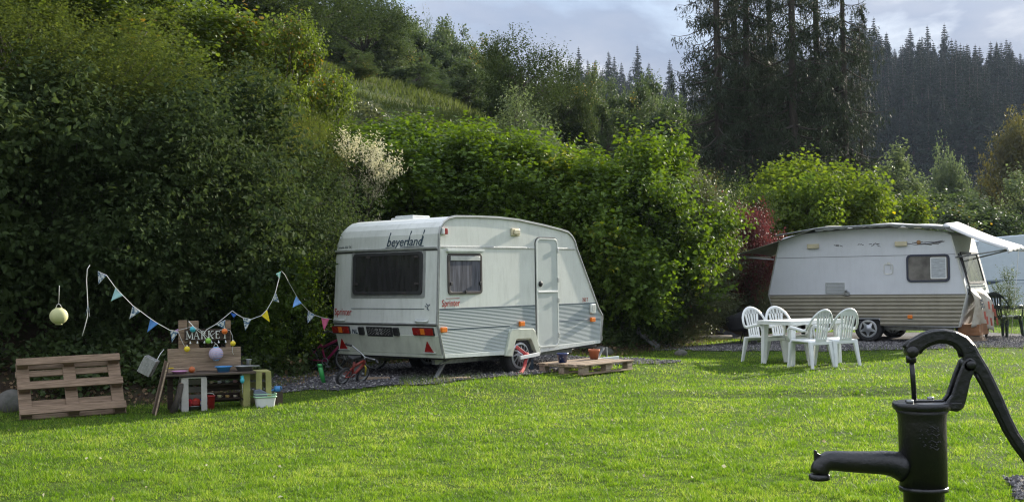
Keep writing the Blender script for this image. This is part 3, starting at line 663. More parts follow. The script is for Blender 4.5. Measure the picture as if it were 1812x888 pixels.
    for x, y in ((-3.5, .35), (-3.5, 1.7), (-.75, .4), (-.5, 1.5), (-1.15, 1.6)):
        f = MB(); f.box(x - .035, x + .035, y - .035, y + .035, -.02, .34); f.box(x - .09, x + .09, y - .09, y + .09, -.02, .01); f.build('support_leg', M['black'], t, bevel=.004)
    return t
car2 = caravan_two()
def c2w(x, y, z=None):
    wx = C2[0] + x * math.cos(Y2) - y * math.sin(Y2); wy = C2[1] + x * math.sin(Y2) + y * math.cos(Y2)
    return np.array([wx, wy, hz(wx, wy) if z is None else z])

# tarpaulin awning draped over the second caravan
def clothmat(name, c, c2, tr=.3):
    m = mat(name, c, .8, col2=c2, vscale=3, bump=.25, bscale=14); return m
t = thing('awning_tarpaulin', 'pale grey tarpaulin awning over the ribbed caravan, its ends propped out past both sides', 'awning', (C2[0], C2[1], .03), Y2)
def sheetgrid(fn, nu, nv, m, name, par, thick=.012):
    vs = [fn(i / nu, j / nv) for i in range(nu + 1) for j in range(nv + 1)]; b = MB()
    b.add(vs, [(i * (nv + 1) + j, (i + 1) * (nv + 1) + j, (i + 1) * (nv + 1) + j + 1, i * (nv + 1) + j + 1) for i in range(nu) for j in range(nv)], 0, True)
    o = b.build(name, m, par); md = o.modifiers.new('t', 'SOLIDIFY'); md.thickness = thick; return o
def roofz(x): return np.interp(x, [-3.9, -3.5, -2.9, -2.2, -1.5, -.9, -.3, .1], [2.24, 2.33, 2.385, 2.43, 2.435, 2.40, 2.33, 2.22])
M['tarp'] = clothmat('tarp_grey', (.55, .55, .54), (.42, .43, .42)); M['tarp_shade'] = clothmat('tarp_shade', (.16, .17, .15), (.09, .10, .09))
def f_roof(a, b):
    x = -2.95 + 2.80 * a; y = -.17 + 2.34 * b
    return (x, y, roofz(x) + .02 + .06 * math.sin(b * math.pi) - (.03 if b == 0 else 0) + .018 * math.sin(a * 17) * (1 - b))
sheetgrid(f_roof, 26, 6, M['tarp'], 'roof_sheet', t)
def f_right(a, b):
    x = -.35 + 1.22 * a; y = -.20 + 2.40 * b
    return (x, y, 2.40 - .52 * a ** 1.1 + .10 * math.sin(b * math.pi) - .05 * math.sin(a * math.pi) + .012 * math.sin(b * 14))
sheetgrid(f_right, 10, 10, M['tarp'], 'end_canopy', t)
def f_val(a, b): y = -.20 + 2.40 * b; return (.87 + .03 * a, y, 1.885 + .10 * math.sin(b * math.pi) + .012 * math.sin(b * 14) - .09 * a + .015 * math.sin(b * 40) * a)
sheetgrid(f_val, 3, 24, M['tarp'], 'valance', t)
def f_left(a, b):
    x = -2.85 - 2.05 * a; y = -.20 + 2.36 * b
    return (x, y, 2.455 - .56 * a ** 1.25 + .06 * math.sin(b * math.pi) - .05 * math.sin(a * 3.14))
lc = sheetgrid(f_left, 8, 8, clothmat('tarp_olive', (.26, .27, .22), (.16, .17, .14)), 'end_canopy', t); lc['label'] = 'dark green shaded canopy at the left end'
p = MB(); p.tube([(-.14, -.10, 1.74), (.84, -.14, 1.87)], .016, 6); p.tube([(-.12, 1.4, 1.72), (.84, 1.4, 1.94)], .016, 6); p.tube([(.86, -.18, 1.86), (.86, 2.15, 1.87)], .016, 6)
p.tube([(-3.98, -.1, 1.78), (-4.88, -.18, 1.86)], .018, 6); p.tube([(-4.89, -.2, 1.87), (-4.89, 2.1, 1.87)], .018, 6); p.tube([(-3.9, -.16, 2.30), (-2.9, -.19, 2.43), (-1.4, -.19, 2.45), (-.2, -.19, 2.35)], .02, 6)
p.build('awning_pole', M['steel'], t)
p = MB()
for y in (.9, 1.9): p.tube([(.88, y, 1.88), (.7, y + .5, .95), (.5, y + 1.0, .05)], .006, 5)
p.build('guy_rope', M['white'], t)
# drooping tarp edge, the under-roof shade painted into its dark colour
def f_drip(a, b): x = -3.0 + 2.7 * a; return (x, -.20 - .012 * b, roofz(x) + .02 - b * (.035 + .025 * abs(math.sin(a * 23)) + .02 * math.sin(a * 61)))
sheetgrid(f_drip, 60, 1, M['tarp_shade'], 'drooping_edge', t, .006)

# cover hanging over the drawbar at the right end, brown box under it
t = thing('drawbar_cover', 'stained cream plastic cover draped over the front locker at the caravan end', 'cover', c2w(.04, .03, .03), Y2)
def f_cov(a, b):
    z = 1.12 - .80 * a; y = .12 + 1.15 * b; return (.05 + .28 * math.sin(min(1, a * 2.2) * 1.57) * (.65 + .35 * math.sin(b * 9)) - .15 * a * (1 - b) - .04, y, z - .12 * b * a + .03 * math.sin(b * 11) * a)
sheetgrid(f_cov, 12, 16, mat('stained_plastic', (.56, .54, .46), .45, col2=(.36, .30, .22), vscale=3.5, bump=.4, bscale=6), 'plastic_sheet', t, .006)
p = MB()
for k in range(7):
    y = .15 + k * .19; z = rnd.uniform(.45, 1.05); p.bar((.30, y, z), (.31, y + .04, z - .16), .035, .01)
p.build('red_ribbon', mat('ribbon', (.55, .16, .12), .6), t)
put_text('lettering', 'KFE', .14, M['navy'], t, (.20, .20, .88), (R(90), R(75), R(60)), width=.2)
t = thing('wooden_box', 'brown wooden box propping the right end of the ribbed caravan', 'box', c2w(-.08, .25), Y2)
p = MB(); p.box(-.12, .30, 0, .85, .14, .36); p.build('crate_body', mat('plywood_brown', (.26, .12, .05), .7, var=.3), t, bevel=.005)
p = MB()
for k in range(3): p.box(.05 + .02 * k, .30 + .04 * k, .05, .35, .14 - .045 * (k + 1), .14 - .045 * k - .003)
p.build('wooden_blocks', M['pallet2'], t)

# third caravan, cut off by the frame
P3 = at(1722, 545, 36.5); O3 = (P3[0], P3[1], hz(P3[0], P3[1]))
t = thing('touring_caravan', 'pale blue-white caravan with a dark swoosh, cut off by the right edge', 'caravan', O3, R(-8))
b = MB(); b.prism([(0, .36), (-.16, .9), (-.05, 1.6), (.25, 2.35), (.55, 2.46), (1.5, 2.52), (5.2, 2.50), (5.5, 2.3), (5.7, .9), (5.6, .34)], 0, 2.2, 'XZ'); b.build('body', M['shell3'], t, bevel=.03)
b = MB(); b.box(-.02, 5.5, -.006, 0, 1.13, 1.15); b.box(.9, 5.5, -.006, 0, 1.03, 1.042); b.build('pinstripe', mat('blue_grey_line', (.14, .19, .27), .5), t)
b = MB(); b.prism([(.0, 1.12), (.9, 1.12), (.6, 1.03), (.3, .99), (.05, 1.0)], -.008, 0); b.build('swoosh', mat('swoosh_navy', (.04, .06, .12), .5), t)
b = MB(); ring(b, rounded(.85, 1.35, .55, .92, .04), rounded(.87, 1.33, .57, .90, .03), -.008, 0); b.build('locker_hatch', M['trim'], t)
b = MB(); ring(b, rounded(2.2, 3.2, 1.35, 1.95, .08), rounded(2.24, 3.16, 1.39, 1.91, .07), -.02, .01); q = b.build('side_window', M['black'], t); b = MB(); b.prism(rounded(2.24, 3.16, 1.39, 1.91, .07), -.008, -.002); b.build('pane', M['glass'], q)
wheel(t, (2.9, .13, .28), .29, 'spokes')
b = MB(); b.box(.2, 5.4, .05, 2.1, .26, .36); b.build('chassis', M['black'], t)
# ------------------------------------------------------------------ garden furniture
def plastic_chair(name, label, m, cat='chair', group=None):
    t = thing(name, label, cat, (0, 0, 0), 0, group)       # faces +y
    s = MB(); s.prism(rounded(-.225, .225, -.20, .24, .05), .405, .43, 'XY'); s.map(lambda x, y, z: (x * (1 + .12 * (y + .2)), y, z + .02 * sst(.1, .26, y) - .02 * sst(.1, .3, -y)))
    s.prism([(-.235, .20), (.235, .20), (.25, .245), (-.25, .245)], .365, .415, 'XY'); s.prism([(-.21, -.205), (.21, -.205), (.21, -.18), (-.21, -.18)], .36, .41, 'XY')
    s.build('seat', m, t, bevel=.008)
    arch = []
    for k in range(15):
        a = math.pi * k / 14; x = .275 * math.cos(a); arch.append((x * (1 - .06 * math.sin(a)), -.16 - .13 * math.sin(a) ** .8, .60 + .30 * math.sin(a) ** .9))
    b = MB(); b.tube(arch, .026, 8, flat=.45, up=(0, 1, .25))
    # crest filling between arch and slats
    for k in range(9):
        u = -1 + k / 4.5; xb = .118 * u; xt = .185 * u
        if k == 4: xb = xt = 0
    cols = [(-1, -.70), (-.52, -.33), (-.14, .14), (.33, .52), (.70, 1)]
    for u0, u1 in cols:
        def col(u, z):
            f = (z - .40) / .47; return (.125 + .055 * f - .02 * math.sin(f * 3.1)) * u
        zt0 = .60 + .30 * math.sin(math.acos(max(-1, min(1, col(u0, .87) / .275)))) ** .9; zt1 = .60 + .30 * math.sin(math.acos(max(-1, min(1, col(u1, .87) / .275)))) ** .9
        n = 6; vs = []
        for j in range(n + 1):
            for u, zt in ((u0, zt0), (u1, zt1)):
                z = .40 + (zt - .005 - .40) * j / n; y = -.195 - .095 * ((z - .40) / .5)
                vs += [(col(u, z), y - .006, z), (col(u, z), y + .006, z)]
        fs = []
        for j in range(n):
            a = 4 * j; c = a + 4; fs += [(a, a + 2, c + 2, c), (a + 1, c + 1, c + 3, a + 3), (a, c, c + 1, a + 1), (a + 2, a + 3, c + 3, c + 2)]
        b.add(vs, fs)
    # band joining the slats near the top and at the bottom
    b.prism([(-.17, .80), (.17, .80), (.14, .875), (-.14, .875)], -.006, .006, 'XZ'); b.v[-8:] = [(x, -.195 - .095 * ((z - .40) / .5) + y, z) for x, y, z in b.v[-8:]]
    b.prism([(-.125, .39), (.125, .39), (.125, .45), (-.125, .45)], -.006, .006, 'XZ'); b.v[-8:] = [(x, -.197 - .095 * ((z - .40) / .5) + y, z) for x, y, z in b.v[-8:]]
    b.build('backrest', m, t)
    for sx in (-1, 1):
        a = MB(); a.tube([(sx * .275, -.16, .60), (sx * .285, -.09, .585), (sx * .29, .05, .62), (sx * .285, .17, .635), (sx * .275, .22, .60), (sx * .262, .225, .50), (sx * .25, .22, .41)], [.026, .026, .028, .028, .026, .022, .022], 8, flat=.5, up=(sx, 0, .3))
        a.build('armrest', m, t)
        for y0, y1, sp in ((.205, .245, .03), (-.18, -.245, .025)):
            l = MB(); x0 = sx * .215; x1 = sx * (.245 + .01 * (y0 < 0))
            w0, w1 = .042, .026; vs = []
            for (x, y, z, w) in ((x0, y0, .42, w0), (x1, y1, 0, w1)):
                for dx, dy in ((-1, -1), (1, -1), (1, 1), (-1, 1)): vs.append((x + dx * w, y + dy * w * .55, z))
            l.add(vs, [(0, 1, 2, 3), (7, 6, 5, 4), (0, 4, 5, 1), (1, 5, 6, 2), (2, 6, 7, 3), (3, 7, 4, 0)]); l.build('leg', m, t, bevel=.008)
    return t
def heading(v): return math.atan2(-v[0], v[1])     # rotation that turns +y onto v
tc = np.array([4.70, 19.42]); ax_l = np.array([.85, .53]); ax_n = np.array([.53, -.85])
g4 = 'white plastic chairs round the garden table'
base = None
for k, (sl_, sn, lab, turn) in enumerate(((-.40, .60, 'white plastic garden chair with its back to us, left one of the near pair', .06), (.15, .62, 'white plastic garden chair with its back to us, right one of the near pair', -.05),
        (-.30, -.55, 'white plastic garden chair facing us at the left end of the table', .05), (.26, -.58, 'white plastic garden chair facing us on the far side, partly behind the near pair', -.04))):
    p = tc + ax_l * sl_ + ax_n * sn; f = -ax_n if sn > 0 else ax_n; loc = (p[0], p[1], hz(*p)); rz = heading(f) + turn
    if base is None: base = plastic_chair('plastic_chair', lab, M['plastic'], group=g4); base.location = loc; base.rotation_euler = (0, 0, rz)
    else: dup(base, loc, rz, lab)
t = thing('garden_table', 'rectangular white plastic garden table between the four white chairs', 'table', (tc[0], tc[1], hz(*tc)), math.atan2(.53, .85))
s = MB(); s.prism(rounded(-.62, .62, -.40, .40, .06), .70, .718, 'XY'); s.build('tabletop', M['plastic'], t, bevel=.006)
s = MB(); ring(s, rounded(-.615, .615, -.395, .395, .05), rounded(-.59, .59, -.37, .37, .05), .0, .045); s.map(lambda x, y, z: (x, z, .6575 + y)); s.build('apron', M['plastic'], t)
for sx in (-1, 1):
    for sy in (-1, 1):
        l = MB(); x0, y0 = sx * .50, sy * .30; vs = []
        for (x, y, z, w) in ((x0, y0, .70, .055), (sx * .53, sy * .32, 0, .04)):
            for dx, dy in ((-1, -1), (1, -1), (1, 1), (-1, 1)): vs.append((x + dx * w, y + dy * w * .7, z))
        l.add(vs, [(0, 1, 2, 3), (7, 6, 5, 4), (0, 4, 5, 1), (1, 5, 6, 2), (2, 6, 7, 3), (3, 7, 4, 0)]); l.build('leg', M['plastic'], t, bevel=.01)
p = onz(1775, 25.3); gc = plastic_chair('plastic_chair', 'dark green plastic garden chair beside the young potted tree on the right', mat('dark_green_plastic', (.018, .035, .03), .35, var=.2), group='dark chairs'); gc.location = list(p); gc.rotation_euler = (0, 0, R(-62)); gc.scale = (1.05, 1.05, 1.05)
del gc['group']

# covered barbecue
p = onz(1318, 24.6)
t = thing('covered_barbecue', 'barbecue under a black fabric cover at the left end of the ribbed caravan', 'barbecue', p, R(-20))
def f_bbq(a, b):
    th = 2 * math.pi * b; z = .30 + .42 * a; r = .31 * (1 + .16 * math.sin(a * 3.1)) * (1 - .62 * max(0, a - .72) / .28)
    return (r * 1.15 * math.cos(th) * (1 + .05 * math.sin(5 * th + a * 4)), r * .85 * math.sin(th) * (1 + .05 * math.sin(4 * th)), z + .02 * math.sin(3 * th) * (1 - a) + .05 * math.cos(th) * a)
s = MB(); nu, nv = 12, 28; vs = [f_bbq(i / nu, j / nv) for i in range(nu + 1) for j in range(nv)]
s.add(vs, [(i * nv + j, i * nv + (j + 1) % nv, (i + 1) * nv + (j + 1) % nv, (i + 1) * nv + j) for i in range(nu) for j in range(nv)] + [tuple(nu * nv + j for j in range(nv)), tuple(range(nv))[::-1]], 0, True)
s.build('fabric_cover', mat('black_fabric', (.02, .02, .024), .75, var=.3, bump=.3), t)
s = MB()
for a in (20, 140, 260): s.tube([(.05 * math.cos(R(a)), .05 * math.sin(R(a)), .36), (.20 * math.cos(R(a)), .20 * math.sin(R(a)), 0)], .014, 6)
s.build('tripod', M['black'], t)
s = MB(); s.box(.12, .2, -.2, .2, .02, .2); s.build('wheel_box', M['black'], t, bevel=.02)

# ------------------------------------------------------------------ pallets
def pallet(name, label, deck, mats, L_=1.2, Wd=.8):
    """lies flat: boards on top along x; stringer boards across, blocks, bottom boards along x"""
    t = thing(name, label, 'pallet'); r = random.Random(len(label))
    for i in range(5):
        y = -Wd / 2 + .05 + (Wd - .1) * i / 4; w = .072 if i % 2 == 0 else .05
        if deck: y, w = deck[i], .043
        s = MB(); s.box(-L_ / 2 + r.uniform(-.01, .01), L_ / 2 + r.uniform(-.01, .01), y - w, y + w, .122 + r.uniform(0, .003), .144); s.build('deck_board', mats[i % len(mats)], t, bevel=.004)
    for x in (-L_ / 2 + .0725, 0, L_ / 2 - .0725):
        s = MB(); s.box(x - .0725, x + .0725, -Wd / 2, Wd / 2, .1, .1215); s.build('cross_board', mats[0], t, bevel=.004)
        for y in (-Wd / 2 + .05, 0, Wd / 2 - .05): s = MB(); s.box(x - .06, x + .06, y - .048, y + .048, .022, .0995); s.build('block', mats[-1], t, bevel=.005)
    for y in (-Wd / 2 + .05, 0, Wd / 2 - .05):
        s = MB(); s.box(-L_ / 2, L_ / 2, y - .05, y + .05, 0, .0215); s.build('bottom_board', mats[0], t, bevel=.004)
    return t
pw = [M['pallet'], woodmat('pallet_wood_b', (.33, .24, .165), (.18, .125, .085)), woodmat('pallet_wood_c', (.24, .165, .11), (.13, .09, .062))]
pw2 = [M['pallet2'], woodmat('weathered_wood_b', (.42, .33, .25), (.24, .185, .14))]
st_ = pallet('wooden_pallet', 'weathered wooden pallet lying flat as a step before the caravan door', 0, pw2)
p = c1w(2.38, -.62); st_.location = (p[0], p[1], p[2] + .0); st_.rotation_euler = (0, 0, Y1 + R(0))
lp = pallet('wooden_pallet', 'brown wooden pallet leaning on the bank under the yellow paper lantern', (.355, .25, .10, -.18, -.355), pw)
Pb = at(131, 733, 13.15)
n = Vector((math.sin(R(26)), -math.cos(R(26)), 0)); U = Vector((math.cos(R(26)), math.sin(R(26)), 0)); lean = R(52)
vv = (Vector((0, 0, 1)) * math.sin(lean) - n * math.cos(lean)).normalized(); nn = U.cross(vv).normalized()
# underside faces us: flip so that three wide boards show
Mx = Matrix((( U.x, vv.x, nn.x), (U.y, vv.y, nn.y), (U.z, vv.z, nn.z))).to_4x4() @ Matrix.Rotation(math.pi, 4, 'Y')
lp.matrix_world = Matrix.Translation(Vector((Pb[0], Pb[1], hz(Pb[0], Pb[1]) + .06)) + vv * .40) @ Mx @ Matrix.Rotation(R(-1.2), 4, 'Z') @ Matrix.Scale(.93, 4)

# pots on and by the step
def pot(name, label, p, r, h, m, cat='flower pot', rim=True, soil=True):
    t = thing(name, label, cat, p)
    s = MB(); s.lathe([(.001, 0), (r * .66, 0), (r * .94, h * .78), (r * 1.0, h * .80), (r * 1.04, h), (r * .94, h), (r * .90, h * .85), (.001, h * .85)], 24); s.build('pot_body', m, t)
    if soil: s = MB(); s.lathe([(.001, h * .865), (r * .88, h * .862)], 20); s.build('potting_soil', M['soil'], t)
    return t
zp = hz(*c1w(2.38, -.62)[:2]) + .145
def blue_pot_mat():
    m = mat('blue_glaze', (.015, .03, .13), .15, spec=.7); nt = m.node_tree; L = nt.links.new; b = nt.nodes['Principled BSDF']; tcn = N(nt, 'ShaderNodeTexCoord'); v = N(nt, 'ShaderNodeTexVoronoi', Scale=30.0); L(tcn.outputs['Object'], v.inputs['Vector'])
    r = ramp(nt, [(.0, (.35, .45, .65)), (.16, (.35, .45, .65)), (.2, (.012, .025, .11))]); L(v.outputs['Distance'], r.inputs[0]); L(r.outputs[0], b.inputs['Base Color']); return m
q = c1w(1.98, -.50); pot('flower_pot', 'blue glazed flower pot on the pallet step beside the clamped wheel', (q[0], q[1], zp), .085, .14, blue_pot_mat())
q = c1w(2.80, -.45); pot('flower_pot', 'terracotta flower pot on the far end of the pallet step', (q[0], q[1], zp), .085, .145, mat('terracotta', (.42, .13, .06), .8, var=.2))
# things stored under the caravan behind the step
for k, (x, y, h, c, lab) in enumerate(((2.05, .30, .26, (.45, .09, .04), 'orange-red bottle standing under the caravan behind the step, nearer the wheel'), (2.22, .36, .28, (.50, .13, .06), 'orange-red bottle standing under the caravan behind the step, farther from the wheel'))):
    q = c1w(x, y); t = thing('bottle', lab, 'bottle', q, 0, 'bottles under the caravan')
    s = MB(); s.lathe([(.001, 0), (.042, 0), (.045, .02), (.045, h * .72), (.02, h * .85), (.018, h * .92)], 16); s.build('bottle_body', cmat('bottle_%d' % k, c, .35), t); s = MB(); s.lathe([(.022, h * .92), (.022, h), (.001, h)], 12); s.build('cap', M['white'] if k else M['navy'], t)
q = c1w(2.12, .22); t = thing('jerry_can', 'small navy and white jerry can between the orange-red bottles', 'canister', q, Y1); s = MB(); s.box(-.05, .05, -.03, .03, 0, .15); s.build('can_body', M['navy'], t, bevel=.012); s = MB(); s.tube([(-.03, 0, .15), (-.02, 0, .185), (.02, 0, .185), (.03, 0, .15)], .007, 6); s.build('handle', M['white'], t)
q = c1w(3.35, -.25); t = thing('step_frame', 'grey metal frame and pale board lying under the nose of the white caravan', 'metal frame', q, Y1); s = MB(); s.bar((-.3, 0, .02), (.1, .1, .26), .03, .02); s.bar((.12, .05, 0), (.12, .06, .28), .025, .02); s.build('leg', M['steel'], t); s = MB(); s.box(-.35, .2, -.12, -.09, .06, .14); s.build('board', mat('grey_board', (.42, .46, .50), .6), t, bevel=.004)

# ------------------------------------------------------------------ hand pump in the foreground
PY = 2.6; pc = at(1632, 712, PY); PX = float(pc[0])
t = thing('hand_water_pump', 'black cast-iron hand water pump with curved lever and side spout in the foreground', 'water pump', (PX, PY, hz(PX, PY)))
zb = -hz(PX, PY)
def pp(u, v):            # pixel -> local x, z in the pump plane
    q = at(u, v, PY); return (float(q[0]) - PX, float(q[2]) + zb)
x0, zc = pp(1632, 724)
cx = pp(1632, 800)[0] * .5
s = MB(); zt = pp(1632, 722)[1]; zl = pp(1632, 862)[1]
s.lathe([(.0503, zl), (.0505, zt - .03), (.052, zt - .012), (.058, zt)], 40, (cx, 0, 0)); s.lathe([(.043, -.02), (.043, zl - .006), (.0515, zl - .006), (.0525, zl), (.0503, zl + .004)], 40, (cx, 0, 0))
s.lathe([(.056, zl - .028), (.056, zl - .012), (.0535, zl - .006)], 40, (cx, 0, 0)) if False else None
s.build('barrel', M['pump'], t)
s = MB(); s.lathe([(.001, zt - .002), (.0595, zt - .002), (.0625, zt + .004), (.0625, zt + .010), (.0595, zt + .0145), (.001, zt + .0145)], 40, (cx, 0, 0))
xb0 = pp(1682, 720)[0]; s.prism([(cx + .02, -.035), (xb0 + .018, -.022), (xb0 + .018, .022), (cx + .02, .035)], zt - .001, zt + .0138, 'XY'); cap = s.build('cap_plate', M['pump'], t, bevel=.002)
for dx, dy in ((-.035, -.028), (.03, .03)):
    s = MB(); s.lathe([(.008, zt + .0145), (.008, zt + .0215), (.001, zt + .0225)], 6, (cx + dx, dy, 0)); s.build('bolt', M['steel'], cap)
s = MB(); s.box(cx - .035, cx + .045, -.012, .006, zt + .0145, zt + .0185); s.build('slot_cover', M['pump'], cap, bevel=.001)
# bracket
br = [pp(*q) for q in ((1668, 712), (1672, 724), (1689, 727), (1700, 720), (1704, 708), (1712, 672), (1722, 649), (1719, 636), (1710, 631), (1701, 637), (1690, 664), (1679, 697))]
for y0, y1 in ((-.020, -.010), (.010, .020)):
    s = MB(); s.prism(br, y0, y1); s.build('bracket', M['pump'], t, bevel=.0035)
s = MB(); s.prism([pp(*q) for q in ((1672, 712), (1673, 725), (1688, 727), (1698, 720), (1708, 680), (1700, 678), (1690, 712))], -.010, .010); s.build('bracket_web', M['pump'], t, bevel=.002)
# lever outline
outer = [(1602, 612), (1607, 604), (1618, 598), (1632, 590), (1650, 584.5), (1670, 583), (1690, 587), (1708, 596), (1721, 610), (1728, 624), (1734, 634), (1744, 650), (1755, 672), (1769, 702), (1783, 735), (1798, 765), (1816, 790), (1840, 822), (1870, 862)]
inner = [(1862, 874), (1832, 836), (1812, 809), (1797, 789), (1780, 762), (1767, 735), (1752, 705), (1738, 677), (1727, 659), (1716, 655), (1706, 649), (1703, 640), (1703, 630), (1699, 619), (1690, 609), (1676, 603), (1660, 602.5), (1645, 607), (1632, 614), (1624, 624), (1619, 631), (1608, 629), (1601, 621)]
def ribbed(name, outl, y, m):
    s = MB(); s.prism([pp(*q) for q in outl], -y, y); return s.build(name, m, t, bevel=.003)
lev = ribbed('lever', outer + inner, .0085, M['pump'])
s = MB(); pts = [pp(*q) for q in outer]; s.tube([(x, 0, z - .006) for x, z in pts], .0085, 10, flat=.55, up=(0, 1, 0)); s.build('lever_rim', M['pump'], lev)
s = MB(); ii = [(1832, 836), (1812, 809), (1797, 789), (1780, 762), (1767, 735), (1752, 705), (1738, 677), (1727, 659)]; s.tube([(pp(*q)[0], 0, pp(*q)[1] + .003) for q in ii], .0085, 10, flat=.55, up=(0, 1, 0))
ii = [(1703, 632), (1699, 619), (1690, 609), (1676, 603), (1660, 602.5), (1645, 607), (1632, 614), (1624, 624)]; s.tube([(pp(*q)[0], 0, pp(*q)[1] + .002) for q in ii], .0085, 10, flat=.55, up=(0, 1, 0)); s.build('lever_rim', M['pump'], lev)
xp, zp_ = pp(1711, 644); s = MB(); s.lathe([(.001, -.029), (.0075, -.029), (.0085, -.027), (.0085, -.020), (.0135, -.020), (.0135, .020), (.0085, .020), (.0085, .026), (.001, .026)], 20, (xp, 0, zp_), 'Y'); s.build('pivot_bolt', M['pump'], t)
xr, zr = pp(1612, 622); s = MB(); s.lathe([(.001, -.016), (.012, -.016), (.0125, -.014), (.0125, .014), (.012, .016), (.001, .016)], 16, (xr, 0, zr), 'Y'); s.build('lever_fork', M['pump'], lev)
xr2, zr2 = pp(1619, 716); s = MB(); s.tube([(xr, 0, zr), (xr2, 0, zt + .005)], .0055, 10); s.lathe([(.001, 0), (.011, 0), (.011, .016), (.001, .018)], 12, (xr, 0, zr - .024)); s.build('piston_rod', M['pump'], t)
# spout
sp = [(1601, 826, .034), (1592, 823, .0315), (1580, 820, .0275), (1566, 818, .0262), (1540, 817.5, .0245), (1500, 816, .0228), (1478, 814.5, .0218), (1465, 815, .0214), (1456, 820, .0208), (1451, 829, .0198), (1449.5, 837, .0198)]
s = MB(); s.tube([(pp(u, v)[0], 0, pp(u, v)[1]) for u, v, r in sp], [r for *_, r in sp], 20); q = s.build('spout', M['pump'], t)
xl, zl2 = pp(1450, 844); s = MB(); s.lathe([(.0195, .008), (.0225, .005), (.0232, 0), (.0225, -.004), (.019, -.006), (.016, .004)], 24, (xl, 0, zl2)); s.build('spout_lip', M['pump'], q)
s = MB(); s.prism([pp(*k) for k in ((1441, 822), (1440, 796), (1443, 794.5), (1446, 800), (1456, 806), (1462, 812))], -.005, .005); s.build('bucket_hook', M['pump'], q, bevel=.002)
s = MB()   # faint cast emblem
for k in range(26):
    a = -math.pi / 2 + (k - 12.5) * .035; z = pp(1632, 770)[1] + .018 * math.sin(k * .9); s.ball((cx + .0505 * math.cos(a), .0505 * math.sin(a), z), .0022, 6)
for zz in (752, 764, 776, 788):
    z = pp(1632, zz)[1]; s.tube([(cx + .0505 * math.cos(-math.pi / 2 - .05 + k * .07), .0505 * math.sin(-math.pi / 2 - .05 + k * .07), z + .003 * math.sin(k * 1.1)) for k in range(7)], .0016, 5)
s.build('cast_mark', M['pump'], t)
s = MB(); s.lathe([(.09, 0), (.09, .012), (.05, .02), (.045, .03)], 30, (cx, 0, -.01)); s.build('base_flange', M['pump'], t)
# ------------------------------------------------------------------ play kitchen (stall) made of a pallet and crates
SY = R(20); s0 = at(318, 728, 13.45); SO = np.array([s0[0], s0[1], hz(s0[0], s0[1])])
def z8(x, y): return 240 + x / 4.036, 540 + y / 4.036
def sl8(x, y, off=0.0): return plane_local(*z8(x, y), SO, SY, off)
def sw(x, y, z=None):
    wx = SO[0] + x * math.cos(SY) - y * math.sin(SY); wy = SO[1] + x * math.sin(SY) + y * math.cos(SY)
    return np.array([wx, wy, hz(wx, wy) if z is None else SO[2] + z])
def board(name, xa, ya, xb, yb, off, th, m, t, bev=.004):
    x0, _, z1 = sl8(xa, ya, off); x1, _, z0 = sl8(xb, yb, off); s = MB(); s.box(x0, x1, off, off + th, z0, z1); return s.build(name, m, t, bevel=bev)
t = thing('play_kitchen', 'rough wooden play kitchen with upright pallet back and plank counter under the bunting', 'play stand', SO, SY)
OB = .42
for a in ((305, 108, 372, 480), (378, 112, 452, 330), (641, 108, 682, 480)): board('upright_board', *a, OB + .02, .02, M['pallet'], t)
board('back_board', 228, 312, 752, 388, OB - .004, .022, M['pallet2'], t); board('back_board', 228, 402, 752, 458, OB - .004, .022, M['pallet2'], t)
board('back_board', 300, 388, 375, 402, OB + .045, .02, M['pallet'], t)
xA, _, zc0 = sl8(205, 500, .02); xB, _, zc1 = sl8(850, 470, .02); zC = .47
xA2, _, zA = sl8(210, 500, .0); xB2 = sl8(860, 468, .0)[0]; zC = (zA + sl8(860, 468, 0)[2]) / 2
for k in range(4):
    s = MB(); s.box(xA2, xB2, -.02 + k * .112, .088 + k * .112, zC - .022 + .001 * k, zC); s.build('counter_board', M['darkwood'] if k % 2 else woodmat('counter_wood%d' % k, (.13, .10, .08), (.075, .058, .045)), t, bevel=.003)
s = MB(); s.box(xA2 + .02, xB2 - .02, OB - .03, OB, zC - .08, zC - .023); s.box(xA2 + .05, xA2 + .11, OB - .06, OB, .0, zC - .08); s.box(xB2 - .11, xB2 - .05, OB - .06, OB, .05, zC - .08); s.build('support_frame', M['darkwood'], t)
x0 = sl8(500, 600, .3)[0]; x1 = sl8(800, 600, .3)[0]
for z0 in (.10, .27):
    s = MB(); s.box(x0, x1, .22, .40, z0, z0 + .018); s.build('shelf', M['darkwood'], t, bevel=.003)
s = MB()
for k in range(3): s.box(x0 - .02, x1 + .02, .405, .42, .06 + k * .13, .16 + k * .13)
s.build('shelf_back', M['darkwood'], t)
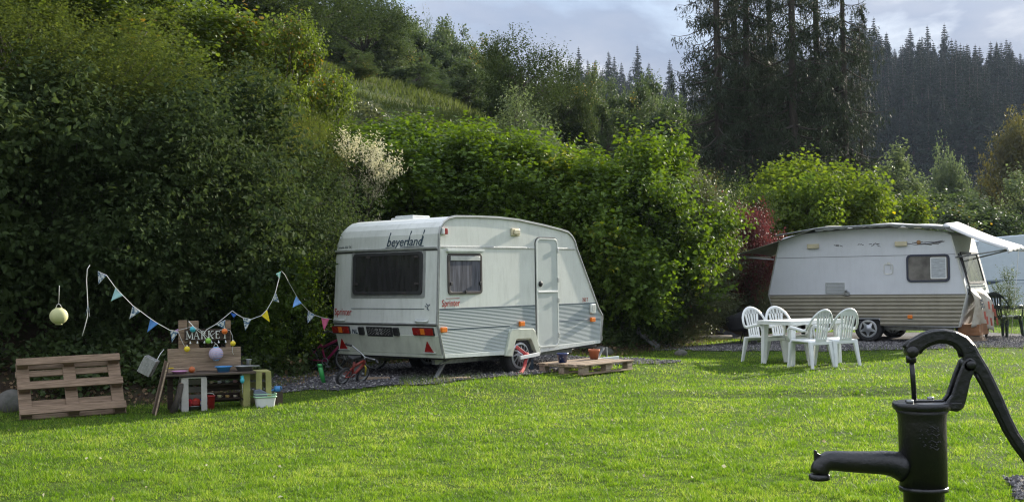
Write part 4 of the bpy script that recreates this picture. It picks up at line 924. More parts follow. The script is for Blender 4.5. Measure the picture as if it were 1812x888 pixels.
# sign
t = thing('wooden_sign', 'small dark wooden sign reading MARKET in white capitals on the play kitchen', 'sign', (0, 0, 0)); xa, _, zt_ = sl8(349, 174, OB - .03); xb, _, zb_ = sl8(676, 247, OB - .03); w = xb - xa
t.location = list(sw(xa, OB - .03, zb_)); t.rotation_euler = (0, 0, SY); hh = zt_ - zb_
s = MB(); s.box(0, w, 0, .018, 0, hh); s.build('sign_board', M['darkwood'], t, bevel=.003)
wm = mat('sign_white', (.62, .62, .58), .7, var=.3, vscale=30)
GL = dict(M=[((.05, 0), (.05, 1), 0), ((.05, 1), (.5, .1), 1), ((.5, .1), (.95, 1), 0), ((.95, 1), (.95, 0), 1)], A=[((.02, 0), (.5, 1), 0), ((.5, 1), (.98, 0), 1), ((.22, .36), (.78, .36), 0)], R=[((.18, 0), (.18, 1), 1), ((.18, .97), (.62, .97), 0), ((.62, .97), (.80, .75), 1), ((.80, .75), (.62, .50), 1), ((.62, .50), (.18, .50), 0), ((.5, .5), (.92, 0), 1)],
    K=[((.15, 0), (.15, 1), 1), ((.15, .42), (.82, 1), 0), ((.38, .60), (.92, 0), 1)], E=[((.2, 0), (.2, 1), 1), ((.2, .97), (.82, .97), 0), ((.2, .52), (.66, .52), 0), ((.2, .03), (.85, .03), 0), ((.84, .97), (.84, .80), 0), ((.87, .03), (.87, .22), 0)], T=[((.5, 0), (.5, 1), 1), ((.08, .96), (.92, .96), 0), ((.08, .98), (.08, .78), 0), ((.92, .98), (.92, .78), 0)])
SF = dict(M=[(.05, 0), (.95, 0), (.05, 1), (.95, 1)], A=[(.02, 0), (.98, 0)], R=[(.18, 0), (.92, 0), (.14, 1)], K=[(.15, 0), (.15, 1), (.92, 0), (.85, 1)], E=[], T=[(.5, 0)])
for q_, ch in enumerate('MARKET'):
    s = MB(); lw_ = w * .118 * (1.12 if ch == 'M' else .92); x0_ = w * (.045 + .156 * q_); z0_ = hh * .18; lh = hh * .66; dpt = 0
    for (a_, b_, thick) in GL[ch]: dpt += .0002; s.bar((x0_ + a_[0] * lw_, -.003 - dpt, z0_ + a_[1] * lh), (x0_ + b_[0] * lw_, -.003 - dpt, z0_ + b_[1] * lh), .006, .0125 if thick else .0065, (0, 0, 1) if abs(a_[1] - b_[1]) < .5 and a_[0] != b_[0] and abs(a_[1] - b_[1]) < .01 else (0, 1, 0)) if False else s.prism([(x0_ + a_[0] * lw_ - (.006 if thick else .003) * (1 if abs(a_[1] - b_[1]) > .01 else 0), z0_ + a_[1] * lh - (0 if abs(a_[1] - b_[1]) > .01 else .003)), (x0_ + a_[0] * lw_ + (.006 if thick else .003) * (1 if abs(a_[1] - b_[1]) > .01 else 0), z0_ + a_[1] * lh + (0 if abs(a_[1] - b_[1]) > .01 else .003)), (x0_ + b_[0] * lw_ + (.006 if thick else .003) * (1 if abs(a_[1] - b_[1]) > .01 else 0), z0_ + b_[1] * lh + (0 if abs(a_[1] - b_[1]) > .01 else .003)), (x0_ + b_[0] * lw_ - (.006 if thick else .003) * (1 if abs(a_[1] - b_[1]) > .01 else 0), z0_ + b_[1] * lh - (0 if abs(a_[1] - b_[1]) > .01 else .003))], -.006 - dpt, 0)
    for sx_, sz_ in SF[ch]: dpt += .0002; s.box(x0_ + sx_ * lw_ - .013, x0_ + sx_ * lw_ + .013, -.006 - dpt, 0, z0_ + sz_ * lh - .003, z0_ + sz_ * lh + .003)
    s.build('letter', wm, t)
s = MB()
for k in range(6):
    x = w * (.12 + .155 * k); s.ball((x, -.02, -.022), .0115, 8, 0); s.tube([(x, .0, .0), (x, -.018, -.02)], .004, 5)
s.build('peg_knob', M['white'], t)

def crate(name, label, P, yaw, w, d, h, m, slats=4):
    t = thing(name, label, 'crate', P, yaw); c = .028
    for x in (0, w - c):
        for y in (0, d - c): s = MB(); s.box(x, x + c, y, y + c, 0, h); s.build('post', m, t, bevel=.003)
    def fr(*a): s = MB(); s.box(*a); s.build('slat', m, t, bevel=.002)
    fr(0, w, 0, d, h - .0, h + .014); fr(.0, w, .0, d, -.0, .012) if False else None
    for k in range(slats):
        z0 = .01 + k * (h - .02) / slats; z1 = z0 + (h - .02) / slats * .68
        fr(-.008, -.0, 0, d, z0, z1); fr(w, w + .008, 0, d, z0, z1); fr(0, w, d, d + .008, z0, z1)
    # front end posts wide like boards
    fr(-.004, .075, -.012, -.001, 0, h); fr(w - .06, w + .004, -.012, -.001, 0, h)
    return t
xa, _, _ = sl8(330, 700, .0); xb, _, _ = sl8(508, 700, 0)
crate('wooden_crate', 'white painted crate on end holding red toys under the left of the counter', sw(xa, .015), SY, xb - xa, .36, sl8(400, 512, 0)[2] - .018, mat('crate_white', (.42, .40, .37), .7, var=.2, vscale=8))
xa, _, _ = sl8(770, 690, .12); xb, _, _ = sl8(965, 690, .12)
yc = crate('wooden_crate', 'yellow-green painted crate on end under the right of the counter', sw(xa, .10), SY, xb - xa, .30, sl8(860, 470, .1)[2] - .03, mat('crate_yellow', (.30, .29, .10), .7, var=.2, vscale=8))
s = MB(); s.box(.14, .21, -.014, -.003, 0, sl8(860, 470, .1)[2] - .03); s.build('slat', mat('crate_yellow2', (.30, .29, .10), .7, var=.2, vscale=8), yc, bevel=.002)
# props on the counter
def basin(name, label, P, r, h, m, cat='bowl', rim=.012, sub='bowl_body'):
    t = thing(name, label, cat, P)
    s = MB(); s.lathe([(.001, 0), (r * .72, 0), (r * .95, h * .9), (r + rim, h), (r + rim, h + .006), (r * .93, h), (r * .70, .008), (.001, .008)], 28); s.build(sub, m, t); return t
def onc(x, y, yy): q = sl8(x, y, yy); return sw(q[0], yy, zC)
blue = cmat('blue_plastic', (.05, .22, .50), .35); green = cmat('lime_plastic', (.22, .50, .05), .35); yel = cmat('yellow_plastic', (.75, .58, .02), .35); orng = cmat('orange_plastic', (.75, .17, .02), .4); turq = cmat('turquoise_plastic', (.05, .40, .48), .35); pink = cmat('pink_plastic', (.62, .16, .30), .4); lil = cmat('lilac', (.50, .36, .58), .5)
basin('plastic_bowl', 'bright blue plastic bowl on the counter, right of centre', onc(628, 480, .12), .088, .06, blue)
basin('plastic_bowl', 'flat pink and lilac bowl at the left end of the counter', onc(312, 490, .10), .085, .028, cmat('pink_lilac', (.50, .24, .42), .4))
q = basin('frying_pan', 'large round metal pan with a handle on the right of the counter', onc(780, 470, .16), .11, .055, M['steel'], 'pan'); s = MB(); s.bar((.06, -.03, .055), (.17, -.0, .058), .10, .008); s.build('handle', M['steel'], q)
basin('metal_cup', 'small shiny metal cup standing behind the large pan', onc(808, 418, .30), .032, .12, M['steel'], 'cup', .004)
t = thing('orange_ball', 'orange ball lying on the counter beside the flat pink bowl', 'ball', onc(402, 480, .14)); s = MB(); s.ball((0, 0, .037), .037, 16); s.lathe([(.006, .072), (.004, .078), (.001, .079)], 8); s.build('ball', cmat('orange_dark', (.42, .10, .02), .5), t)
t = thing('book', 'thin wooden tray with a yellow edge lying at the back left of the counter', 'tray', onc(300, 445, .33), SY); s = MB(); s.box(-.11, .20, -.05, .05, .0, .05); s.build('tray_body', M['pallet2'], t, bevel=.004); s = MB(); s.box(-.12, -.05, -.055, -.02, .05, .06); s.build('yellow_edge', yel, t)
t.name = 'wooden_tray'
# things below
q = sl8(420, 735, .07); t = basin('enamel_pan', 'grey enamel pan full of red toys inside the white crate', sw(q[0], .14), .10, .05, M['steel'], 'pan')
for k, (dx, dy, r_, c, lab) in enumerate(((-.05, 0, .05, (.55, .03, .04), 'scarlet rag in the enamel pan, left'), (.02, -.02, .052, (.50, .05, .03), 'scarlet rag in the enamel pan, middle'), (.075, .02, .042, (.10, .16, .45), 'blue and white toy in the enamel pan'))):
    t = thing('toy_bundle', lab, 'toy', sw(q[0] + dx, .14 + dy) + np.array([0, 0, .045])); s = MB(); rr = random.Random(k); s.ball((0, 0, r_ * .8), r_, 10, 0, .9); s.v = [(x + rr.uniform(-.008, .008), y + rr.uniform(-.008, .008), z + rr.uniform(-.008, .008)) for x, y, z in s.v]; s.build('bundle', cmat('rag%d' % k, c, .8), t); s = MB(); s.box(-.02, .03, -r_ - .004, -r_ + .004, r_ * .5, r_ * 1.3); s.build('label_patch', M['white'] if k == 2 else cmat('dkred%d' % k, (.30, .02, .02)), t)
q = sl8(532, 735, .08); t = thing('bucket', 'red plastic bucket right of the white crate', 'bucket', sw(q[0], .12)); s = MB(); s.lathe([(.001, 0), (.05, 0), (.062, .15), (.066, .15), (.066, .158), (.058, .158), (.046, .006), (.001, .006)], 24); s.build('bucket_body', M['red'], t); s = MB(); s.tube([(-.062, 0, .15), (-.045, -.02, .18), (0, -.03, .19), (.045, -.02, .18), (.062, 0, .15)], .003, 5); s.build('handle', M['white'], t)
# shelf toys
rr = random.Random(11)
tc_ = [(.10, .30, .32), (.55, .45, .30), (.45, .42, .25), (.50, .50, .52), (.48, .30, .10), (.30, .36, .30), (.60, .52, .40), (.45, .22, .25)]
names = ['teal toy cup', 'cream toy cup', 'tan toy cup', 'grey toy dish', 'ochre toy pot', 'sage toy pot', 'cream toy jug', 'rosy toy pot']
for k in range(8):
    z0 = (.118, .288)[k % 2]; x = x0 + .06 + (k // 2) * .09; P = sw(x, .27, z0); t = thing('toy_cup', '%s on the %s shelf of the play kitchen' % (names[k], ('lower', 'upper')[k % 2]), 'toy', P, 0, 'toy crockery on the shelves'); r_ = rr.uniform(.018, .027)
    s = MB(); s.lathe([(.001, 0), (r_ * .8, 0), (r_, r_ * 1.3), (r_ * .9, r_ * 1.3), (r_ * .7, .004), (.001, .004)], 14); s.build('cup_body', cmat('toy%d' % k, tc_[k], .5), t); s = MB(); s.tube([(r_ * .9, 0, r_ * 1.1), (r_ * 1.5, 0, r_ * .8), (r_ * .85, 0, r_ * .3)], .003, 5); s.build('handle', cmat('toyh%d' % k, tc_[k], .5), t)
# basket with rope handles
q = sl8(925, 690, .02); P = sw(q[0], .03); t = thing('storage_tub', 'white plastic tub with a green rim in front of the yellow-green crate', 'tub', P, SY)
def rr_(w, d, z, r=.03): return [(x, y, z) for x, y in rounded(-w / 2, w / 2, -d / 2, d / 2, r)]
s = MB(); a = rr_(.20, .14, 0); b_ = rr_(.235, .17, .115); c_ = rr_(.222, .157, .115); d_ = rr_(.19, .13, .006); n_ = len(a)
s.add(a + b_ + c_ + d_, [(i, (i + 1) % n_, n_ + (i + 1) % n_, n_ + i) for i in range(n_)] + [(n_ + i, n_ + (i + 1) % n_, 2 * n_ + (i + 1) % n_, 2 * n_ + i) for i in range(n_)] + [(2 * n_ + i, 2 * n_ + (i + 1) % n_, 3 * n_ + (i + 1) % n_, 3 * n_ + i) for i in range(n_)] + [tuple(range(n_)), tuple(range(3 * n_, 4 * n_))])
s.build('tub_body', M['white'], t)
s = MB(); s.tube([p for p in rr_(.245, .18, .118)], .009, 6, closed=True); s.tube([p for p in rr_(.25, .185, .150)], .005, 6, closed=True); s.build('rim', cmat('pale_green', (.32, .55, .34), .4), t)
q2 = sl8(905, 600, .06); t2 = thing('toy_boat', 'grey and navy toy lying in the white tub', 'toy', P + np.array([-.04, .0, .12]), SY); s = MB(); s.prism([(-.09, 0), (.07, 0), (.05, .05), (-.02, .085), (-.09, .075)], -.03, .03); s.build('toy_hull', cmat('grey_toy', (.10, .12, .17), .5), t2, bevel=.01); s = MB(); s.bar((-.03, 0, .08), (.09, 0, .02), .015, .01); s.build('toy_mast', M['steel'], t2)
t2 = thing('watering_can', 'blue plastic watering can behind the right of the white tub', 'watering can', sw(sl8(1010, 580, .15)[0], .15, .20), SY); s = MB(); s.lathe([(.001, 0), (.04, 0), (.035, .06), (.001, .06)], 16); s.build('can_body', blue, t2); s = MB(); s.tube([(-.03, 0, .02), (-.11, 0, .0)], [.012, .007], 8); s.tube([(.02, 0, .06), (.05, 0, .05), (.055, 0, .02)], .006, 6); s.build('spout', blue, t2)
t2.location[2] = hz(*t2.location[:2]) + .16
s = MB(); s.box(-.06, .06, -.04, .04, -.16, -.002); s.build('stone_base', M['soil'], t2)
# boards leaning at the left
q = sl8(135, 760, -.02); q2 = sl8(225, 402, .05)
t = thing('leaning_board', 'thin light-edged board leaning against the left end of the play kitchen', 'board', sw(q[0], -.02)); s = MB(); A = Vector((0, 0, 0)); B = Vector(sw(q2[0], .05, q2[2])) - Vector(sw(q[0], -.02)); s.bar(A, B, .012, .30, (math.cos(SY + R(75)), math.sin(SY + R(75)), 0)); s.build('board_face', mat('board_ply', (.13, .085, .06), .8, var=.3), t, bevel=.002)
s = MB(); off = Vector((math.sin(SY), -math.cos(SY), 0)) * .155; s.bar(A + off, B + off, .016, .014, (0, 1, 0)); s.build('light_edge', M['pallet2'], t)
q = sl8(265, 755, -.03); q2 = sl8(325, 560, .02)
t = thing('log_post', 'dark split post leaning against the left side of the white crate', 'post', sw(q[0], -.05)); s = MB(); B = Vector(sw(q2[0], .02, q2[2])) - Vector(sw(q[0], -.05)); s.tube([(0, 0, 0), B * .5 + Vector((.01, 0, 0)), B], [.042, .038, .034], 8); s.build('post_body', M['bark'], t); s = MB(); s.tube([B, B * 1.02], [.034, .03], 8); s.build('cut_end', M['pallet'], t)
# translucent stacked boxes left
q = plane_local(272, 652, SO, SY, .22); P = sw(q[0], .22, q[2])
t = thing('egg_box_stack', 'tilted stack of clear ribbed plastic boxes hanging left of the play kitchen', 'plastic boxes', P, 0)
mclear = mat('cloudy_plastic', (.42, .42, .40), .25, var=.25, vscale=14); mclear.node_tree.nodes['Principled BSDF'].inputs['Transmission Weight'].default_value = .35
Rm = Matrix.Rotation(R(28), 3, 'Y')
for k in range(5):
    s = MB(); s.prism([(-.10 + .008 * k, -.09), (.085, -.09), (.10, .09), (-.085, .09)], -.02 - .035 * k, .006 - .035 * k, 'XZ') if False else s.box(-.085 + .03 * k - .06, -.062 + .03 * k - .05, -.07, .07, -.10, .10)
    s.v = [tuple(Rm @ Vector(p)) for p in s.v]; s.build('plastic_box', mclear, t, bevel=.006)
s = MB(); s.tube([(0, .06, .06), (.02, .2, .16), (.03, .3, .2)], .004, 5); s.build('hanging_string', M['white'], t)

# ------------------------------------------------------------------ bunting, lanterns, string of ball lights
def patterned(name, base, fg, sc=42):
    m = mat(name, base, .8); nt = m.node_tree; L = nt.links.new; b = nt.nodes['Principled BSDF']; tcn = N(nt, 'ShaderNodeTexCoord'); v = N(nt, 'ShaderNodeTexNoise', Scale=sc, Detail=1.0); L(tcn.outputs['Object'], v.inputs['Vector'])
    r = ramp(nt, [(.47, base), (.53, fg)]); L(v.outputs['Fac'], r.inputs[0]); L(r.outputs[0], b.inputs['Base Color']); return m
FM = dict(p=patterned('printed_cotton', (.48, .50, .48), (.07, .13, .20)), t=cmat('pale_aqua', (.32, .52, .52), .8), b=cmat('cotton_blue', (.08, .22, .50), .8), y=cmat('cotton_yellow', (.80, .62, .02), .8), k=cmat('cotton_pink', (.62, .12, .24), .8), n=cmat('cotton_royal', (.02, .10, .35), .8), g=patterned('green_cotton', (.10, .45, .33), (.35, .62, .52)), l=cmat('cotton_lilac', (.42, .26, .45), .8), s=cmat('cotton_sky', (.16, .35, .72), .8))
names_f = dict(p='white flag printed with small dark shapes', t='plain pale aqua flag', b='plain blue flag', y='bright yellow flag', k='pink flag', n='royal blue bunched flag', g='green printed flag', l='lilac flag', s='sky blue flag')
string_m = mat('cotton_tape', (.60, .60, .56), .8)
def bunting(label, string, flags, Y0, Y1_):
    us = [p[0] for p in string]; um, uM = min(us), max(us)
    def W3(u, v, dz=0): Y = Y0 + (Y1_ - Y0) * ((u - um) / max(1, uM - um)); return Vector(at(u, v, Y))
    P = W3(*string[0]); t = thing('bunting', label, 'bunting', P, 0)
    s = MB(); pts = [W3(*q) - P for q in string]; s.tube(pts, .0042, 5); s.build('cotton_tape', string_m, t)
    for (a, b_, tip, c) in flags:
        A, B, T = W3(*a) - P, W3(*b_) - P, W3(*tip) - P; s = MB(); n_ = 5; vs = []; nrm = (B - A).cross(T - A).normalized()
        for i in range(n_ + 1):
            for j in range(n_ + 1):
                f = i / n_; g = j / n_; p = (A + (B - A) * g) * (1 - f) + T * f; p = p + nrm * (.008 * math.sin(f * 4 + g * 3) * f + .006 * math.sin(g * 5)); vs.append(p)
        s.add(vs, [(i * (n_ + 1) + j, i * (n_ + 1) + j + 1, (i + 1) * (n_ + 1) + j + 1, (i + 1) * (n_ + 1) + j) for i in range(n_) for j in range(n_)], 0, True)
        o = s.build('flag', FM[c], t); o['label'] = names_f[c]; md = o.modifiers.new('t', 'SOLIDIFY'); md.thickness = .0015
    return t
def zA_(x, y): return 140 + x / 5.55, 460 + y / 5.55
def zB_(x, y): return 400 + x / 5.55, 460 + y / 5.55
A_, B_ = zA_, zB_
bunting('bunting of pale and blue flags sloping down to the left of the sign', [A_(185, 112), A_(270, 150), A_(355, 268), A_(430, 348), A_(525, 445), A_(600, 500), A_(680, 560), A_(770, 620), A_(890, 688), A_(970, 700)],
        [(A_(182, 112), A_(270, 152), A_(190, 240), 'p'), (A_(358, 268), A_(430, 350), A_(312, 405), 't'), (A_(525, 448), A_(605, 505), A_(492, 580), 'p'), (A_(700, 572), A_(778, 625), A_(668, 710), 'b'), (A_(893, 690), A_(975, 705), A_(912, 810), 'p'), (A_(940, 690), A_(975, 672), A_(965, 722), 'l')], 13.2, 13.35)
bunting('bunting with yellow and royal blue flags rising from the sign to a branch', [A_(1075, 600), A_(1150, 680), A_(1215, 728), A_(1255, 680), A_(1340, 632), B_(0, 550), B_(62, 497), B_(110, 535), B_(165, 565), B_(245, 582), B_(345, 545), B_(400, 490), B_(455, 395), B_(485, 318), B_(520, 180), B_(515, 130)],
        [(A_(1340, 632), A_(1435, 585), A_(1425, 675), 'p'), (B_(38, 512), B_(105, 535), B_(75, 565), 'n'), (B_(165, 565), B_(245, 582), B_(190, 695), 'p'), (B_(345, 545), B_(402, 490), B_(430, 608), 'y'), (B_(455, 395), B_(485, 318), B_(522, 415), 'p'), (B_(490, 135), B_(535, 112), B_(525, 182), 'g')], 13.45, 13.9)
bunting('bunting with sky blue and pink flags falling from a branch to the caravan corner', [B_(545, 110), B_(575, 140), B_(625, 235), B_(690, 350), B_(735, 420), B_(805, 495), B_(870, 540), B_(940, 565), B_(1040, 582)],
        [(B_(690, 352), B_(738, 425), B_(652, 465), 's'), (B_(805, 495), B_(872, 540), B_(798, 620), 'p'), (B_(935, 562), B_(1010, 578), B_(960, 688), 'k')], 14.3, 16.4)
bunting('loose bunting end with one printed flag hanging straight down from the tree', [A_(105, 50), A_(80, 90), A_(72, 200), A_(80, 330), A_(85, 450), A_(82, 550), A_(60, 640), A_(30, 745)],
        [(A_(82, 450), A_(92, 450), A_(62, 545), 'p'), (A_(84, 450), A_(98, 470), A_(105, 560), 'p')], 13.3, 13.32)
def lantern(label, u, v, Y, r, m, cord_to, stripes=None, cat='paper lantern'):
    P = at(u, v, Y); t = thing('paper_lantern', label, cat, P)
    s = MB(); prof = []
    for i in range(33):
        a = -math.pi / 2 + math.pi * i / 32; rr2 = r * math.cos(a) * (1 + .018 * (-1) ** i); z = r * .94 * math.sin(a)
        if abs(z) < r * .88: prof.append((max(rr2, .01), z))
    s.lathe(prof, 28); s.build('shade', m, t)
    s = MB(); s.lathe([(r * .36, 0), (r * .38, 0), (r * .38, r * .12), (r * .36, r * .12)], 20, (0, 0, r * .84), closed=True); s.lathe([(r * .36, 0), (r * .38, 0), (r * .38, -r * .14), (r * .36, -r * .14)], 20, (0, 0, -r * .84), closed=True); s.build('collar', m if not stripes else stripes, t)
    Q = Vector(at(*cord_to, Y)) - Vector(P); s = MB(); s.tube([(-r * .33, 0, r * .92), (-r * .2, 0, r * 1.25), (0, 0, r * 1.38), (r * .2, 0, r * 1.25), (r * .33, 0, r * .92)], .004, 5); s.tube([(0, 0, r * 1.38), Q], .0028, 5); s.build('cord', string_m, t)
    return t
lantern('pale yellow round paper lantern hanging alone above the leaning pallet', 104, 559, 13.0, .097, mat('lantern_paper', (.50, .50, .25), .7, var=.1), (105, 505))
def swirl():
    m = mat('striped_paper', (.5, .5, .6), .7); nt = m.node_tree; L = nt.links.new; b = nt.nodes['Principled BSDF']; tcn = N(nt, 'ShaderNodeTexCoord'); w = N(nt, 'ShaderNodeTexWave', Scale=14.0, Distortion=1.2, Detail=1.0); w.bands_direction = 'Z'
    mp = N(nt, 'ShaderNodeMapping'); mp.inputs['Rotation'].default_value = (R(12), R(18), 0); L(tcn.outputs['Object'], mp.inputs[0]); L(mp.outputs[0], w.inputs['Vector'])
    r = ramp(nt, [(.0, (.42, .14, .20)), (.3, (.58, .55, .60)), (.62, (.58, .56, .62)), (.9, (.20, .26, .48))]); L(w.outputs['Fac'], r.inputs[0]); L(r.outputs[0], b.inputs['Base Color']); return m
u, v = z8(574, 345); q = plane_local(u, v, SO, SY, .33); Pw = sw(q[0], .33, q[2]); lantern('red and blue striped round paper lantern hanging before the play kitchen back', u, v, float(Pw[1]), .083, swirl(), z8(560, 262), cmat('light_blue', (.20, .42, .60), .5))
# coloured ball lights on a wire
balls = [((408, 172), turq, 'turquoise', .034), ((519, 253), green, 'lime green', .034), ((636, 186), orng, 'orange', .034), ((695, 272), yel, 'yellow', .032), ((367, 312), yel, 'yellow', .034)]
wire = [(300, 180), (408, 150), (460, 175), (519, 232), (575, 190), (636, 166), (675, 180), (690, 215), (695, 252)]
off = OB - .07; P0 = sl8(*wire[0], off); t = thing('string_lights', 'wire of coloured plastic ball lights draped over the MARKET sign', 'string lights', sw(P0[0], off, P0[2]), SY)
def Lc(x, y, o=off): q = sl8(x, y, o); return (q[0] - P0[0], o - off, q[2] - P0[2])
s = MB(); s.tube([Lc(*w_) for w_ in wire], .0025, 5); s.tube([Lc(300, 180), Lc(318, 225), Lc(338, 270), Lc(352, 295)], .0025, 5); s.tube([Lc(695, 285), Lc(690, 330), Lc(700, 350)], .0025, 5); s.build('wire', string_m, t)
for (xy, m_, nm, r_) in balls:
    s = MB(); s.ball((0, 0, 0), r_, 14); s.lathe([(r_ * 1.01, -.002), (r_ * 1.05, -.002), (r_ * 1.05, .002), (r_ * 1.01, .002)], 18, closed=True); o = s.build('ball_light', m_, t, loc=Lc(*xy)); o['label'] = nm + ' ball light'
    s = MB(); s.lathe([(.008, r_ * .9), (.008, r_ * 1.3), (.001, r_ * 1.3)], 8); s.build('socket', M['white'], o)
t = thing('hanging_fish', 'small turquoise ornament hanging under the right of the counter', 'ornament', (0, 0, 0)); q = sl8(760, 535, .02); t.location = list(sw(q[0], .0, q[2])); s = MB(); s.ball((0, 0, 0), .026, 10, 0, 1.3); s.prism([(-.015, .02), (.015, .02), (.02, .055), (-.02, .055)], -.004, .004); s.build('ornament_body', turq, t); s = MB(); s.tube([(0, 0, .03), (0, 0, zC - q[2])], .002, 5); s.tube([(0, 0, -.03), (0, 0, -.16)], .002, 5); s.build('cord', string_m, t)

# ------------------------------------------------------------------ bicycles
def bike(label, P, rz, tilt, wr, fm, gm, extra=None, group='children bicycles by the caravan'):
    t = thing('child_bicycle', label, 'bicycle', P, rz, group); t.rotation_euler = (R(tilt), 0, rz); wb = wr * 3.1
    for x in (0, wb):
        w = MB(); w.lathe([(wr - .03, -.014), (wr - .012, -.018), (wr, 0), (wr - .012, .018), (wr - .03, .014)], 36, (0, 0, 0), 'Y', closed=True); wo = w.build('wheel', M['tyre'], t, loc=(x, 0, wr))
        w = MB(); w.lathe([(wr - .045, -.012), (wr - .03, -.012), (wr - .03, .012), (wr - .045, .012)], 36, (0, 0, 0), 'Y', closed=True); w.lathe([(.001, -.03), (.02, -.03), (.02, .03), (.001, .03)], 12, (0, 0, 0), 'Y'); w.build('rim', M['steel'], wo)
        w = MB()
        for k in range(20): a = math.pi * 2 * k / 20; w.tube([(.015 * math.cos(a + .5), .02 * (-1) ** k, .015 * math.sin(a + .5)), ((wr - .04) * math.cos(a), 0, (wr - .04) * math.sin(a))], .0013, 4)
        w.build('spokes', M['steel'], wo)
    bb = (wb * .45, 0, wr * .85); st = (wb * .32, 0, wr * 2.5); hd = (wb * .82, 0, wr * 2.55); hb = (wb * .86, 0, wr * 2.15); f = MB()
    for a, b_, r_ in ((bb, st, .016), (bb, hb, .02), (st, hd, .018) if False else (((st[0] + bb[0]) / 2, 0, (st[2] + bb[2]) / 2 + .05), hd, .018), ((0, .035, wr), bb, .010), ((0, -.035, wr), bb, .010), ((0, .03, wr), (st[0], 0, st[2] - .08), .009), ((0, -.03, wr), (st[0], 0, st[2] - .08), .009), (hd, hb, .022)): f.tube([a, b_], r_, 8)
    f.build('frame', fm, t)
    f = MB(); f.tube([hb, (wb * .90, .04, wr * 1.9), (wb, .04, wr)], .012, 8); f.tube([hb, (wb * .90, -.04, wr * 1.9), (wb, -.04, wr)], .012, 8); f.build('fork', gm, t)
    f = MB(); top = (wb * .80, 0, wr * 2.95); f.tube([hd, top], .012, 8); f.tube([(top[0] - .06, -.22, top[2] + .07), (top[0] + .01, -.10, top[2] + .02), top, (top[0] + .01, .10, top[2] + .02), (top[0] - .06, .22, top[2] + .07)], .010, 8); hbar = f.build('handlebar', M['steel'], t)
    f = MB(); f.tube([(top[0] - .06, -.22, top[2] + .07), (top[0] - .10, -.30, top[2] + .06)], .016, 8); f.tube([(top[0] - .06, .22, top[2] + .07), (top[0] - .10, .30, top[2] + .06)], .016, 8); f.build('grip', M['black'], hbar)
    f = MB(); f.prism([(-.11, -.06), (-.11, .06), (-.02, .035), (.11, .015), (.11, -.015), (-.02, -.035)], 0, .035, 'XY'); f.v = [(x + st[0] - .01, y, z + st[2] + .05) for x, y, z in f.v]; f.build('saddle', M['black'], t, bevel=.008)
    f = MB(); f.lathe([(.04, -.03), (.055, -.03), (.055, -.025), (.04, -.025)], 20, bb, 'Y', closed=True); f.tube([(bb[0], -.04, bb[2]), (bb[0] + .06, -.045, bb[2] - .07)], .008, 6); f.tube([(bb[0], .04, bb[2]), (bb[0] - .06, .045, bb[2] + .07)], .008, 6); f.box(bb[0] + .03, bb[0] + .09, -.10, -.05, bb[2] - .08, bb[2] - .06); f.build('crank', M['steel'], t)
    return t
red_b = cmat('bike_red', (.22, .03, .02), .4); pk = cmat('bike_pink', (.40, .03, .12), .35); sv = cmat('bike_silver', (.42, .43, .44), .3)
p = onz(545, 17.6); bike('pink child bicycle with white fork, farthest left in the bushes', p, R(-12), 4, .19, pk, M['white'])
p = onz(588, 18.0); bike('silver bicycle with large wheels, its front wheel under the caravan rear', p, R(-14), -6, .21, sv, sv)
p = onz(600, 15.6); bike('small orange-red bicycle lying low before the caravan corner steady', p, R(58), 24, .13, red_b, cmat('bike_yellow', (.5, .4, .04), .4))
p = onz(571, 15.9); t = thing('plastic_pipe', 'short green plastic pipe standing by the pink bicycle', 'pipe', p); s = MB(); s.lathe([(.022, 0), (.032, 0), (.032, .26), (.022, .26)], 16, closed=True); s.v = [(x - z * .22, y, z) for x, y, z in s.v]; s.build('pipe_body', cmat('green_pipe', (.03, .28, .06), .4), t); s = MB(); s.lathe([(.033, .22), (.036, .22), (.036, .25), (.033, .25)], 16, closed=True); s.v = [(x - z * .22, y, z) for x, y, z in s.v]; s.build('collar', cmat('green_pipe2', (.02, .2, .05), .4), t)
for (u, v, Y, L2, lab) in ((660, 672, 15.4, .45, 'pale flat board lying on the gravel under the caravan rear'), (800, 672, 15.2, .5, 'grey plank under the corner steady nearest us')):
    p = gp(u, v); t = thing('ground_board', lab, 'board', p + np.array([0, 0, .01]), R(10)); s = MB(); s.box(-L2 / 2, L2 / 2, -.09, .09, 0, .025); s.build('plank', M['pallet2'], t, bevel=.004); s = MB(); s.box(-L2 / 2, -L2 / 2 + .03, -.092, .092, -.002, .027); s.build('end_strip', M['pallet'], t)

# ------------------------------------------------------------------ boards and logs at the bank
a = gp(1166, 617); P = onz(1122, 24.0); t = thing('leaning_board', 'grey weathered plank leaning on the bank between the two caravans', 'plank', a); B = Vector(at(1128, 583, 23.7)) - Vector(a)
s = MB(); s.bar((0, 0, .02), B, .17, .03, (.25, -.7, .6)); s.build('plank', mat('grey_plank', (.24, .25, .25), .85, col2=(.12, .125, .12), vscale=4, stretch=(8, 8, 2), bump=.6), t, bevel=.004); s = MB(); s.bar(B * .1 + Vector((.0, -.03, .04)), B * .85 + Vector((0, -.03, .04)), .02, .01); s.build('batten', M['pallet'], t)
p = gp(1250, 602); t = thing('bleached_branch', 'pale bleached branch lying on the gravel left of the covered barbecue', 'branch', p + np.array([0, .2, .06])); s = MB(); s.tube([(-.42, -.05, -.03), (-.1, 0, .0), (.3, .02, -.01), (.62, .0, .0)], [.03, .045, .05, .035], 8); s.build('branch_limb', mat('bleached_wood', (.42, .36, .28), .8, var=.3), t); s = MB(); s.tube([(-.2, 0, .0), (-.05, .03, .10), (.02, .05, .14)], [.02, .014, .006], 6); s.build('twig', M['pallet2'], t)
